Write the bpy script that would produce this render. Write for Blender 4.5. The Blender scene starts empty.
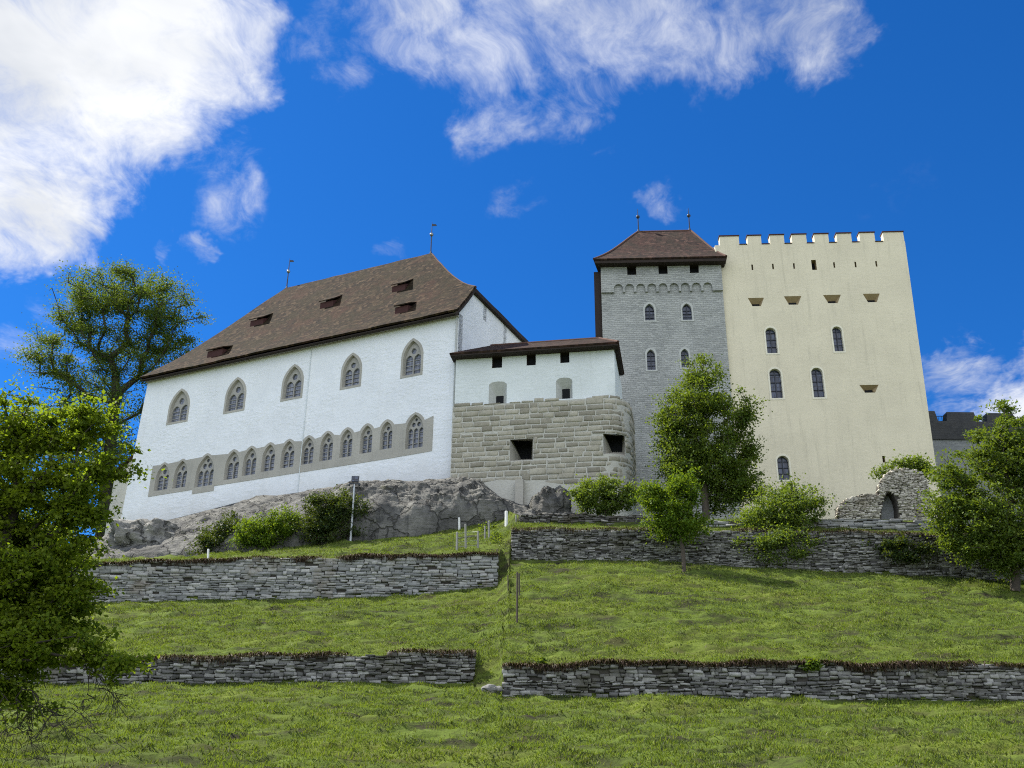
import bpy, math, random
import numpy as np
from mathutils import Matrix, Vector, noise as mnoise
random.seed(7); rng = np.random.default_rng(7)
SC = bpy.context.scene; COL = SC.collection
R = math.radians

# ------------------------------------------------------------------ camera
F_PX = 1050.0; PITCH = R(24.2); ROLL = R(0.6)
cth, sth, cr, sr = math.cos(PITCH), math.sin(PITCH), math.cos(ROLL), math.sin(ROLL)
cam_d = bpy.data.cameras.new("camera"); cam = bpy.data.objects.new("camera", cam_d); COL.objects.link(cam)
X0 = Vector((1, 0, 0)); U0 = Vector((0, -sth, cth)); F0 = Vector((0, cth, sth))
RT = X0 * cr + U0 * sr; UP = -X0 * sr + U0 * cr
cam.matrix_world = Matrix(((RT.x, UP.x, -F0.x, 0), (RT.y, UP.y, -F0.y, 0), (RT.z, UP.z, -F0.z, 0), (0, 0, 0, 1)))
cam_d.sensor_width = 36; cam_d.lens = F_PX / 1024 * 36; cam_d.clip_end = 6000; cam_d.clip_start = 0.1
SC.camera = cam

def ray(u, v):
    a = (u - 512) / F_PX; b = (384 - v) / F_PX
    d = RT * a + UP * b + F0
    return np.array((d.x, d.y, d.z))
def at(u, v, Y):
    d = ray(u, v); return d * Y / d[1]
def mpp(p):                                   # metres per pixel at a world point
    return (p[1] * cth + p[2] * sth) / F_PX

# ------------------------------------------------------------------ light and sky
SUN_H = np.array((-0.895, 0.445)); SUN_H /= np.linalg.norm(SUN_H); SUN_EL = R(52)
SUN = np.array((SUN_H[0] * math.cos(SUN_EL), SUN_H[1] * math.cos(SUN_EL), math.sin(SUN_EL)))
sl = bpy.data.lights.new("sun", 'SUN'); sl.energy = 4.8; sl.angle = R(0.5); sl.color = (1.0, 0.95, 0.86)
so = bpy.data.objects.new("sun", sl); COL.objects.link(so)
so.rotation_euler = Vector(SUN).to_track_quat('Z', 'Y').to_euler(); so.location = (-60, 30, 90)
SC.view_settings.view_transform = 'Standard'; SC.view_settings.look = 'None'
SC.view_settings.exposure = 1.0; SC.view_settings.gamma = 1.0; SC.view_settings.use_curve_mapping = False
SC.cycles.use_denoising = False; SC.cycles.filter_width = 1.1; SC.cycles.sample_clamp_indirect = 6
SC.cycles.max_bounces = 8; SC.cycles.transparent_max_bounces = 8

class NT:
    """small node-tree writer"""
    def __init__(s, nt): s.nt = nt; nt.nodes.clear()
    def n(s, typ, ins=None, **props):
        nd = s.nt.nodes.new(typ)
        for k, v in props.items(): setattr(nd, k, v)
        for k, v in (ins or {}).items():
            i = nd.inputs[k]
            if isinstance(v, bpy.types.NodeSocket): s.nt.links.new(v, i)
            elif isinstance(v, bpy.types.Node): s.nt.links.new(v.outputs[0], i)
            else: i.default_value = v
        return nd
    def math(s, op, a, b=0.0, c=None, clamp=False):
        ins = {0: a, 1: b}
        if c is not None: ins[2] = c
        return s.n('ShaderNodeMath', ins, operation=op, use_clamp=clamp).outputs[0]
    def vm(s, op, a, b=(0, 0, 0)):
        nd = s.n('ShaderNodeVectorMath', {0: a, 1: b}, operation=op)
        return nd.outputs['Value'] if op in ('DOT_PRODUCT', 'LENGTH') else nd.outputs[0]
    def mapr(s, v, a, b, c=0.0, d=1.0, smooth=True):
        nd = s.n('ShaderNodeMapRange', {0: v, 1: a, 2: b, 3: c, 4: d}); nd.interpolation_type = 'SMOOTHSTEP' if smooth else 'LINEAR'
        return nd.outputs[0]
    def noise(s, vec, scale, detail=4, rough=0.55, dist=0.0, color=False):
        nd = s.n('ShaderNodeTexNoise', {'Vector': vec, 'Scale': scale, 'Detail': detail, 'Roughness': rough, 'Distortion': dist})
        return nd.outputs['Color' if color else 0]
    def mix(s, f, a, b, blend='MIX'):
        nd = s.n('ShaderNodeMix', data_type='RGBA', blend_type=blend)
        for k, v in ((0, f), (6, a), (7, b)):
            i = nd.inputs[k]
            if isinstance(v, bpy.types.NodeSocket): s.nt.links.new(v, i)
            else: i.default_value = (*v, 1) if (k > 0 and len(v) == 3) else v
        return nd.outputs[2]
    def ramp(s, f, stops, interp='LINEAR'):
        nd = s.n('ShaderNodeValToRGB', {0: f}); cr_ = nd.color_ramp; cr_.interpolation = interp
        while len(cr_.elements) < len(stops): cr_.elements.new(0.5)
        for e, (p, c) in zip(cr_.elements, stops): e.position = p; e.color = (*c, 1) if len(c) == 3 else c
        return nd.outputs[0]
    def mapping(s, vec, scale=(1, 1, 1), loc=(0, 0, 0)):
        return s.n('ShaderNodeMapping', {'Vector': vec, 'Scale': scale, 'Location': loc}).outputs[0]

W = bpy.data.worlds.new("World"); SC.world = W; W.use_nodes = True
t = NT(W.node_tree)
sky = t.n('ShaderNodeTexSky'); sky.sky_type = 'NISHITA'; sky.sun_disc = False
sky.sun_elevation = SUN_EL; sky.sun_rotation = math.atan2(SUN[0], SUN[1]); sky.altitude = 500; sky.air_density = 1.0; sky.dust_density = 0.3; sky.ozone_density = 3.0
gen = t.n('ShaderNodeTexCoord').outputs['Generated']
blue = t.mix(1.0, sky.outputs[0], (0.175, 0.405, 0.71), 'MULTIPLY')
hs = t.n('ShaderNodeHueSaturation', {'Saturation': 1.05, 'Value': 0.97, 'Color': blue}).outputs[0]
# cloud banks: (direction through a pixel of the photograph, outer radius in px, weight)
CL = [(25, 90, 210, 1.0), (120, 70, 170, 1.0), (215, 40, 120, .85), (20, 215, 105, .85), (150, 20, 150, 1), (-120, 150, 260, 1),
      (520, 0, 150, .72), (420, -10, 120, .60), (610, 0, 140, .72), (700, -10, 130, .66), (798, 0, 105, .60), (502, 85, 66, .50), (592, 70, 80, .56), (340, 20, 90, .46),
      (232, 200, 66, .44), (215, 150, 80, .40), (168, 268, 40, .5), (260, 135, 60, .30), (205, 130, 60, .34), (678, 190, 32, .36), (525, 185, 34, .32), (212, 262, 30, .45),
      (940, 380, 66, .52), (1015, 425, 90, .85), (1070, 410, 120, .9), (20, 350, 70, .36), (870, 180, 150, .14), (405, 236, 22, .3)]
gw = t.vm('ADD', gen, t.vm('MULTIPLY', t.vm('SUBTRACT', t.noise(gen, 6.0, 6, .62, color=True), (.5, .5, .5)), (.17, .17, .17)))
gw = t.vm('NORMALIZE', gw)
m = None
for (u, v, r, w) in CL:
    d = ray(u, v); d = d / np.linalg.norm(d)
    dp = t.vm('DOT_PRODUCT', gw, tuple(d))
    ang = r / F_PX * (1.0 / (1 + ((u - 512) ** 2 + (v - 384) ** 2) / F_PX ** 2))
    s_ = t.mapr(dp, math.cos(ang), math.cos(ang * 0.12), 0, w)
    m = s_ if m is None else t.math('MAXIMUM', m, s_)
sep = t.n('ShaderNodeSeparateXYZ', {0: gen})
# unseen cloud cover added behind the photographer, as fill light for the shaded walls
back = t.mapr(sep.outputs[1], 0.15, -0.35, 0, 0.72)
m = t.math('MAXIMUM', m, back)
zc = t.math('MAXIMUM', sep.outputs[2], 0.06)
pl = t.vm('DIVIDE', gen, t.n('ShaderNodeCombineXYZ', {0: zc, 1: zc, 2: zc}).outputs[0])
wob = t.noise(pl, 2.2, 3, color=True)
plw = t.vm('ADD', pl, t.vm('MULTIPLY', t.vm('SUBTRACT', wob, (.5, .5, .5)), (.34, .34, .34)))
n1 = t.noise(t.mapping(plw, (1.5, 1.0, 1)), 3.4, 9, 0.62)
n2 = t.noise(t.mapping(plw, (1.5, .8, 1), (3, 7, 1)), 12.0, 8, 0.68)
nn = t.math('ADD', t.math('MULTIPLY', n1, 0.66), t.math('MULTIPLY', n2, 0.34))
nn = t.math('ADD', t.math('MULTIPLY', t.math('SUBTRACT', nn, 0.5), 2.6), 0.5)
dd_ = t.math('SUBTRACT', nn, t.math('SUBTRACT', 1.0, t.math('MULTIPLY', m, 1.25)))
dens = t.math('MULTIPLY', t.mapr(dd_, -0.22, 0.85, 0, 1), t.mapr(m, 0.02, .5, 0, 1))
core = t.mapr(t.noise(t.mapping(plw, (1, 1, 1), (9, 2, 4)), 2.6, 5, 0.55), 0.30, 0.70)
front = t.mapr(sep.outputs[1], .1, -.5, 1.0, 2.3)  # added clouds behind the viewer are boosted to brighten the shaded walls
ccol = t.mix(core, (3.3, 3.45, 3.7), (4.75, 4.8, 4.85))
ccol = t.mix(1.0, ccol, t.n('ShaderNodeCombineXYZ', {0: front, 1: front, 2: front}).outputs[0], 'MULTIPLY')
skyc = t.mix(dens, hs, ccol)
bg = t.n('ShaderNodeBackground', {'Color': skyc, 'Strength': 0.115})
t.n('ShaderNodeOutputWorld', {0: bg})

# ------------------------------------------------------------------ materials
def new_mat(name):
    m_ = bpy.data.materials.new(name); m_.use_nodes = True; return m_, NT(m_.node_tree)
def finish(k, col, rough=0.85, bump=None, strength=0.4, dist=0.03, spec=0.25, metal=0.0):
    b = k.n('ShaderNodeBsdfPrincipled', {'Roughness': rough, 'Metallic': metal, 'Specular IOR Level': spec})
    if isinstance(col, bpy.types.NodeSocket): k.nt.links.new(col, b.inputs['Base Color'])
    else: b.inputs['Base Color'].default_value = (*col, 1)
    if bump is not None:
        bn = k.n('ShaderNodeBump', {'Height': bump, 'Strength': strength, 'Distance': dist}); k.nt.links.new(bn.outputs[0], b.inputs['Normal'])
    k.n('ShaderNodeOutputMaterial', {0: b.outputs[0]}); return b
def objc(k): return k.n('ShaderNodeTexCoord').outputs['Object']
def uvc(k): return k.n('ShaderNodeTexCoord').outputs['UV']
def plaster(name, c1, c2, streak=0.12, bstr=0.5, stain=(0.30, 0.29, 0.25), bsc=2.2, damp=0):
    m_, k = new_mat(name); o = objc(k)
    big = k.noise(o, 0.35, 5, 0.6); col = k.mix(k.mapr(big, .3, .7), c1, c2)
    st = k.noise(k.mapping(o, (1.6, 1.6, 0.10)), 1.5, 5, 0.65)
    stm = k.math('MULTIPLY', k.mapr(st, .52, .78), streak)
    col = k.mix(stm, col, stain)
    s2 = k.math('MULTIPLY', k.mapr(k.noise(k.mapping(o, (4.5, 4.5, .22), (5, 1, 2)), 1.3, 5, .7), .55, .80), streak * .8); col = k.mix(s2, col, tuple(x * .8 for x in stain))
    blot = k.math('MULTIPLY', k.mapr(k.noise(o, 1.7, 5, .65), .56, .74), streak * .9)
    col = k.mix(blot, col, tuple(x * .82 for x in c2))
    if damp:
        zz_ = k.n('ShaderNodeSeparateXYZ', {0: o}).outputs[2]; zz_ = k.math('ADD', zz_, k.math('MULTIPLY', k.noise(o, .6, 5, .7), 3.0))
        col = k.mix(k.math('MULTIPLY', k.mapr(zz_, damp + 2.2, damp - .6), .38), col, (.42, .39, .33))
    h = k.math('ADD', k.math('MULTIPLY', k.noise(k.mapping(o, (1, 1, 2.2)), bsc, 3, .5), 1.0), k.math('MULTIPLY', k.noise(o, 9, 3), .3))
    h = k.math('MULTIPLY', h, k.mapr(k.noise(o, .3, 4, .6), .35, .65, .25, 1.1))
    finish(k, col, .92, h, bstr * .8, .09, .15); return m_
def plain(name, c, rough=.7, metal=0, var=.25, sc=4, spec=.25):
    m_, k = new_mat(name); o = objc(k)
    n = k.noise(o, sc, 4); col = k.mix(n, tuple(x * (1 - var) for x in c), tuple(min(1, x * (1 + var)) for x in c))
    finish(k, col, rough, n, .25, .01, spec, metal); return m_
def island_stone(name, stops, nsc=5.0, moss=None, rough=.9):
    m_, k = new_mat(name); o = objc(k); g = k.n('ShaderNodeNewGeometry')
    col = k.ramp(g.outputs['Random Per Island'], stops)
    n = k.noise(o, nsc, 5, .65); col = k.mix(k.mapr(n, .25, .75, .35, 0), col, tuple(x * .45 for x in stops[0][1]))
    if moss: col = k.mix(k.math('MULTIPLY', k.mapr(k.noise(o, .55, 5, .7), .50, .68), .7), col, moss)
    finish(k, col, rough, k.noise(o, 14, 5, .7), .7, .04, .15); return m_
def masonry(name, c1, c2, mortar, bw, bh, msize=.018, bstr=.6, patch=None):
    m_, k = new_mat(name); uv = uvc(k)
    wv = k.vm('ADD', uv, k.vm('MULTIPLY', k.vm('SUBTRACT', k.noise(uv, 1.6, 3, color=True), (.5, .5, .5)), (.30, .26, 0)))
    b = k.n('ShaderNodeTexBrick', {'Vector': wv, 'Color1': (*c1, 1), 'Color2': (*c2, 1), 'Mortar': (*mortar, 1), 'Scale': 1.0, 'Mortar Size': msize, 'Mortar Smooth': .6, 'Bias': 0.0, 'Brick Width': bw, 'Row Height': bh})
    col = k.mix(k.mapr(k.noise(uv, 7, 5, .7), .3, .75, 0, .5), b.outputs[0], tuple(x * .62 for x in c2))
    big = k.noise(uv, .4, 4, .6); col = k.mix(k.mapr(big, .4, .7, 0, .6), col, patch or c1)
    h = k.math('ADD', k.math('MULTIPLY', b.outputs['Fac'], -1.0), k.math('MULTIPLY', k.noise(uv, 5, 5, .7), 1.1))
    finish(k, col, .92, h, bstr, .05, .15); return m_
def tiles(name, stops, moss, patch):
    m_, k = new_mat(name); uv = uvc(k); s_ = k.n('ShaderNodeSeparateXYZ', {0: uv})
    vr = k.math('DIVIDE', s_.outputs[1], .24); row = k.math('FLOOR', vr)
    uc = k.math('ADD', k.math('DIVIDE', s_.outputs[0], .26), k.math('MULTIPLY', k.math('MODULO', row, 2.0), .5)); colm = k.math('FLOOR', uc)
    wn = k.n('ShaderNodeTexWhiteNoise', {'Vector': k.n('ShaderNodeCombineXYZ', {0: colm, 1: row}).outputs[0]}); wn.noise_dimensions = '2D'
    col = k.ramp(wn.outputs[0], stops)
    col = k.mix(k.mapr(k.noise(uv, .55, 5, .7), .40, .62, 0, .75), col, moss)
    col = k.mix(k.mapr(k.noise(k.mapping(uv, (1, 1, 1), (31, 8, 0)), .33, 5, .7), .50, .68, 0, .6), col, patch)
    col = k.mix(k.mapr(k.noise(uv, 3.5, 5, .75), .42, .72, 0, .75), col, tuple(x * .42 for x in moss))
    lap = k.math('FRACT', vr); edge = k.math('ABSOLUTE', k.math('SUBTRACT', k.math('FRACT', uc), .5))
    h = k.math('ADD', k.math('MULTIPLY', lap, -.8), k.math('ADD', k.math('MULTIPLY', wn.outputs[0], .9), k.math('MULTIPLY', k.noise(uv, 4, 4, .7), 1.2)))
    finish(k, col, .95, h, 1.0, .06, .1); return m_
def leafmat(name, stops, clump, trans=.35):
    m_, k = new_mat(name); g = k.n('ShaderNodeNewGeometry'); o = objc(k)
    col = k.ramp(g.outputs['Random Per Island'], stops)
    col = k.mix(k.mapr(k.noise(o, .8, 3, .6), .38, .66, 0, .6), col, clump)
    d = k.n('ShaderNodeBsdfPrincipled', {'Base Color': col, 'Roughness': .6, 'Specular IOR Level': .15})
    tc = k.mix(.5, col, (.42, .48, .03), 'MIX')
    tr = k.n('ShaderNodeBsdfTranslucent', {'Color': k.mix(1.0, tc, (.75, .85, .5), 'MULTIPLY')})
    mx = k.n('ShaderNodeMixShader', {0: trans, 1: d.outputs[0], 2: tr.outputs[0]})
    k.n('ShaderNodeOutputMaterial', {0: mx.outputs[0]}); return m_
def glass(name, c1, c2, gx, gz, lead=(.02, .02, .022)):
    m_, k = new_mat(name); uv = uvc(k); s_ = k.n('ShaderNodeSeparateXYZ', {0: uv})
    fx = k.math('FRACT', k.math('DIVIDE', s_.outputs[0], gx)); fz = k.math('FRACT', k.math('DIVIDE', s_.outputs[1], gz))
    ln = k.math('MAXIMUM', k.math('LESS_THAN', fx, .13), k.math('LESS_THAN', fz, .11))
    pane = k.n('ShaderNodeTexWhiteNoise', {'Vector': k.n('ShaderNodeCombineXYZ', {0: k.math('FLOOR', k.math('DIVIDE', s_.outputs[0], gx)), 1: k.math('FLOOR', k.math('DIVIDE', s_.outputs[1], gz))}).outputs[0]})
    col = k.mix(pane.outputs[0], c1, c2); col = k.mix(ln, col, lead)
    b = finish(k, col, .18, pane.outputs[0], .15, .01, .5); return m_

M = {}
M['white'] = plaster('white lime plaster', (.80, .82, .83), (.74, .76, .77), .14, 1.0, (.46, .44, .40), 2.2, 5.0)
M['annex'] = plaster('dull white plaster', (.70, .74, .73), (.62, .66, .65), .16, .7, (.40, .40, .36))
M['yellow'] = plaster('pale yellow plaster', (.69, .63, .47), (.63, .575, .43), .42, .35, (.40, .37, .28))
M['surround'] = plaster('pale yellow surround', (.74, .70, .56), (.70, .66, .52), .1, .2)
M['lining'] = plain('ochre stone lining', (.30, .23, .125), .9, 0, .3, 3)
M['sandstone'] = plaster('grey brown sandstone', (.42, .40, .345), (.35, .335, .29), .35, .5, (.16, .15, .13), 4)
M['tracery'] = plain('grey tracery stone', (.34, .33, .30), .9, 0, .3, 6)
M['pale_stone'] = plain('pale window surround', (.44, .45, .42), .9, 0, .2, 5)
M['greywall'] = masonry('grey coursed masonry', (.46, .47, .44), (.30, .31, .295), (.49, .50, .47), .42, .17, .02, 1.0, (.47, .48, .45))
M['rooftile'] = tiles('weathered roof tiles', [(0, (.007, .005, .003)), (.3, (.021, .013, .008)), (.7, (.038, .023, .013)), (1, (.085, .058, .034))], (.025, .020, .009), (.052, .022, .014))
M['towertile'] = tiles('reddish roof tiles', [(0, (.016, .010, .009)), (.4, (.036, .021, .017)), (.8, (.055, .029, .022)), (1, (.09, .055, .042))], (.032, .025, .018), (.05, .021, .017))
M['ridgetile'] = plain('ridge tiles', (.085, .045, .033), .9, 0, .5, 6)
M['darkwood'] = plain('dark weathered timber', (.030, .022, .018), .85, 0, .4, 5)
M['hatch'] = plain('dark red timber', (.055, .022, .018), .8, 0, .3, 5)
M['dark'] = plain('dark interior', (.010, .011, .013), .9, 0, .2, 3)
M['iron'] = plain('dark iron', (.045, .05, .06), .5, .4, .2, 6)
M['gilt'] = plain('grey metal knob', (.30, .30, .28), .35, .8, .2, 6)
M['lead'] = glass('leaded glass', (.10, .115, .15), (.21, .23, .29), .22, .34)
M['blueglass'] = glass('barred dark glass', (.030, .038, .060), (.075, .095, .15), .24, .42, (.008, .008, .01))
M['mortar'] = plaster('pale lime mortar', (.50, .49, .43), (.44, .43, .375), .3, .8, (.2, .19, .16), 5)
M['block'] = island_stone('rusticated sandstone blocks', [(0, (.27, .25, .195)), (.5, (.38, .355, .28)), (1, (.48, .45, .36))], 4)
M['drystone'] = island_stone('grey dry stone', [(0, (.075, .073, .070)), (.4, (.195, .193, .182)), (.8, (.32, .315, .295)), (.93, (.37, .365, .34)), (1, (.46, .455, .43))], 6, (.09, .085, .06))
M['lightstone'] = island_stone('pale dry stone', [(0, (.16, .165, .16)), (.5, (.32, .325, .312)), (.9, (.42, .415, .39)), (1, (.50, .495, .465))], 6, (.20, .17, .13))
M['darkstone'] = island_stone('dark dry stone', [(0, (.055, .052, .05)), (.6, (.12, .115, .108)), (.9, (.19, .185, .17)), (1, (.30, .29, .27))], 6, (.075, .065, .045))
M['ruinstone'] = island_stone('rough ruin stone', [(0, (.32, .30, .25)), (.5, (.50, .47, .40)), (1, (.62, .59, .51))], 7, (.20, .165, .115))
M['core'] = plain('wall core earth', (.055, .05, .042), .95, 0, .4, 8)
M['parapet'] = masonry('dark parapet masonry', (.070, .070, .072), (.045, .046, .05), (.085, .085, .085), .5, .22)
M['curtain'] = masonry('grey curtain masonry', (.26, .27, .27), (.20, .21, .215), (.3, .31, .31), .5, .22)
M['post'] = plain('pale weathered post', (.24, .24, .21), .85, 0, .3, 8)
M['whitepost'] = plain('white painted post', (.72, .72, .68), .7, 0, .12, 8)
M['galv'] = plain('galvanised steel', (.42, .44, .44), .45, .5, .15, 8)
M['bark'] = plain('brown grey bark', (.075, .062, .048), .95, 0, .45, 9)
M['darkbark'] = plain('dark bark', (.040, .034, .028), .95, 0, .45, 9)
M['leaf_linden'] = leafmat('deep green spring leaves', [(0, (.035, .066, .020)), (.5, (.060, .102, .028)), (1, (.092, .14, .038))], (.075, .115, .028), .40)
M['leaf_yellow'] = leafmat('yellow green young leaves', [(0, (.06, .105, .014)), (.5, (.125, .18, .018)), (1, (.21, .26, .025))], (.17, .21, .018), .55)
M['leaf_mid'] = leafmat('mid green leaves', [(0, (.04, .075, .015)), (.5, (.075, .125, .022)), (1, (.13, .18, .034))], (.11, .145, .025), .38)
M['leaf_bright'] = leafmat('fresh bright green leaves', [(0, (.045, .095, .010)), (.5, (.08, .15, .014)), (1, (.13, .20, .02))], (.10, .16, .015), .4)
M['leaf_pale'] = leafmat('soft green leaves', [(0, (.05, .085, .02)), (.5, (.095, .145, .03)), (1, (.15, .21, .05))], (.10, .145, .032), .42)
M['leaf_dark'] = leafmat('dark evergreen leaves', [(0, (.016, .032, .012)), (.5, (.03, .055, .016)), (1, (.055, .08, .02))], (.05, .065, .02), .2)
M['blade'] = leafmat('meadow grass blades', [(0, (.044, .076, .016)), (.35, (.112, .170, .026)), (.8, (.180, .230, .036)), (1, (.33, .32, .13))], (.136, .190, .028), .38)
M['darkblade'] = leafmat('dark weed tufts', [(0, (.022, .036, .010)), (.6, (.045, .066, .016)), (1, (.075, .075, .035))], (.035, .05, .014), .2)
M['strawblade'] = leafmat('straw grass', [(0, (.07, .06, .03)), (.5, (.13, .115, .055)), (1, (.22, .20, .10))], (.10, .095, .04), .2)
M['dryblade'] = leafmat('dry brown grass', [(0, (.030, .020, .014)), (.5, (.062, .040, .026)), (.85, (.10, .070, .042)), (1, (.08, .09, .025))], (.055, .034, .024), .1)
def ground_mat():
    m_, k = new_mat('meadow ground'); o = objc(k)
    st = k.mapping(o, (.55, 1.4, 1.4))
    n1 = k.noise(st, 1.1, 6, .65); n2 = k.noise(o, 6, 5, .7); n3 = k.noise(st, .25, 4, .55)
    col = k.ramp(n1, [(.34, (.034, .031, .020)), (.44, (.048, .060, .018)), (.56, (.085, .118, .022)), (.8, (.11, .145, .028))])
    col = k.mix(k.mapr(n2, .5, .75, 0, .6), col, (.05, .052, .022))
    col = k.mix(k.mapr(n3, .45, .7, 0, .35), col, (.145, .165, .025))
    finish(k, col, .95, k.math('ADD', n1, k.math('MULTIPLY', n2, .5)), .8, .12, .05); return m_
M['ground'] = ground_mat()
def rock_mat(g_):
    m_, k = new_mat('weathered sandstone rock'); o = objc(k)
    n1 = k.noise(o, .55, 7, .68); n2 = k.noise(k.mapping(o, (1.2, 1.2, .22)), 1.6, 7, .72); n3 = k.noise(k.mapping(o, (.7, .7, 3.0)), 2.2, 5, .65)
    col = k.ramp(n1, [(.25, (.06, .06, .056)), (.45, (.13, .128, .117)), (.6, (.20, .196, .175)), (.8, (.29, .282, .25))])
    col = k.mix(k.mapr(n2, .50, .66, 0, .85), col, (.055, .056, .056)); col = k.mix(1.0, col, (g_, g_, g_), 'MULTIPLY')
    col = k.mix(k.mapr(k.noise(o, 1.4, 5, .7), .58, .7, 0, .5), col, (.075, .08, .035))
    h = k.math('ADD', n1, k.math('ADD', k.math('MULTIPLY', n3, .7), k.math('MULTIPLY', k.noise(o, 5, 6, .7), .5)))
    vo = k.n('ShaderNodeTexVoronoi', {'Vector': k.vm('ADD', k.mapping(o, (.55, .55, .42)), k.vm('MULTIPLY', k.noise(o, .9, 4, color=True), (.9, .9, .9))), 'Scale': 1.0}); vo.feature = 'DISTANCE_TO_EDGE'
    cr2 = k.mapr(vo.outputs['Distance'], .0, .05, 1, 0); col = k.mix(k.math("MULTIPLY", cr2, .5), col, (.05, .048, .043))
    h = k.math('SUBTRACT', h, k.math('MULTIPLY', cr2, .8))
    finish(k, col, .93, h, .9, .35, .12); return m_
M['rock'] = rock_mat(1.0); M['rock_pale'] = rock_mat(1.55)

# ------------------------------------------------------------------ object helpers
def loc_of(o):
    return np.array(o.location) + (loc_of(o.parent) if o.parent else 0)
def tag(o, label=None, cat=None, group=None, kind=None):
    if label: o['label'] = label
    if cat: o['category'] = cat
    if group: o['group'] = group
    if kind: o['kind'] = kind
    return o
def thing(name, loc, label, cat, group=None):
    o = bpy.data.objects.new(name, None); o.empty_display_size = .3; COL.objects.link(o); o.location = tuple(map(float, loc))
    return tag(o, label, cat, group)
def mesh(name, V, Fc, mat, parent=None, uv=None, smooth=False, base=None):
    """V in world metres; Fc list of index lists, or an int array of quads / triangles"""
    V = np.asarray(V, float).reshape(-1, 3)
    off = loc_of(parent) if parent else (np.asarray(base, float) if base is not None else np.zeros(3))
    me = bpy.data.meshes.new(name)
    if isinstance(Fc, np.ndarray):
        k = Fc.shape[1]; nf = len(Fc)
        me.vertices.add(len(V)); me.vertices.foreach_set('co', (V - off).astype(np.float32).ravel())
        me.loops.add(nf * k); me.loops.foreach_set('vertex_index', Fc.astype(np.int32).ravel())
        me.polygons.add(nf); me.polygons.foreach_set('loop_start', np.arange(0, nf * k, k, dtype=np.int32))
        me.polygons.foreach_set('loop_total', np.full(nf, k, np.int32)); me.update(calc_edges=True)
    else:
        me.from_pydata((V - off).tolist(), [], [list(map(int, f)) for f in Fc]); me.update()
    if uv is not None:
        uv = np.asarray(uv, float); li = np.empty(len(me.loops), np.int32); me.loops.foreach_get('vertex_index', li)
        me.uv_layers.new(name='UVMap').data.foreach_set('uv', uv[li].astype(np.float32).ravel())
    if smooth: me.polygons.foreach_set('use_smooth', np.ones(len(me.polygons), bool))
    me.materials.append(M[mat] if isinstance(mat, str) else mat)
    o = bpy.data.objects.new(name, me); COL.objects.link(o)
    if parent: o.parent = parent
    else: o.location = off
    return o
class MB:
    def __init__(s): s.V = []; s.F = []; s.uv = []
    def add(s, V, F, uv=None):
        b = len(s.V); s.V += [tuple(map(float, p)) for p in V]; s.F += [[i + b for i in f] for f in F]
        s.uv += [tuple(q) for q in uv] if uv is not None else [(p[0] + p[1], p[2]) for p in V]
        return s
    def hexa(s, P): return s.add(P, [(0, 3, 2, 1), (4, 5, 6, 7), (0, 1, 5, 4), (1, 2, 6, 5), (2, 3, 7, 6), (3, 0, 4, 7)])
    def tube(s, pts, rad, n=8, cap=True):
        pts = [np.asarray(p, float) for p in pts]; rad = rad if hasattr(rad, '__len__') else [rad] * len(pts)
        rings = []
        for i, p in enumerate(pts):
            d = pts[min(i + 1, len(pts) - 1)] - pts[max(i - 1, 0)]; d = d / (np.linalg.norm(d) + 1e-9)
            a = np.cross(d, (0, 0, 1.) if abs(d[2]) < .9 else (1., 0, 0)); a /= np.linalg.norm(a); b = np.cross(d, a)
            rings.append([p + rad[i] * (math.cos(2 * math.pi * j / n) * a + math.sin(2 * math.pi * j / n) * b) for j in range(n)])
        V = [q for r_ in rings for q in r_]; Fs = []
        for i in range(len(pts) - 1):
            for j in range(n): Fs.append((i * n + j, i * n + (j + 1) % n, (i + 1) * n + (j + 1) % n, (i + 1) * n + j))
        if cap: Fs.append(list(range(n))[::-1]); Fs.append([(len(pts) - 1) * n + j for j in range(n)])
        return s.add(V, Fs)
    def ball(s, c, r, n=10, m_=6, sz=1.0):
        c = np.asarray(c, float); V = []; Fs = []
        for i in range(m_ + 1):
            th = math.pi * i / m_
            for j in range(n): V.append(c + r * np.array((math.sin(th) * math.cos(2 * math.pi * j / n), math.sin(th) * math.sin(2 * math.pi * j / n), sz * math.cos(th))))
        for i in range(m_):
            for j in range(n): Fs.append((i * n + j, i * n + (j + 1) % n, (i + 1) * n + (j + 1) % n, (i + 1) * n + j))
        return s.add(V, Fs)
    def build(s, name, mat, parent=None, smooth=False, base=None): return mesh(name, s.V, s.F, mat, parent, s.uv, smooth, base)

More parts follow.
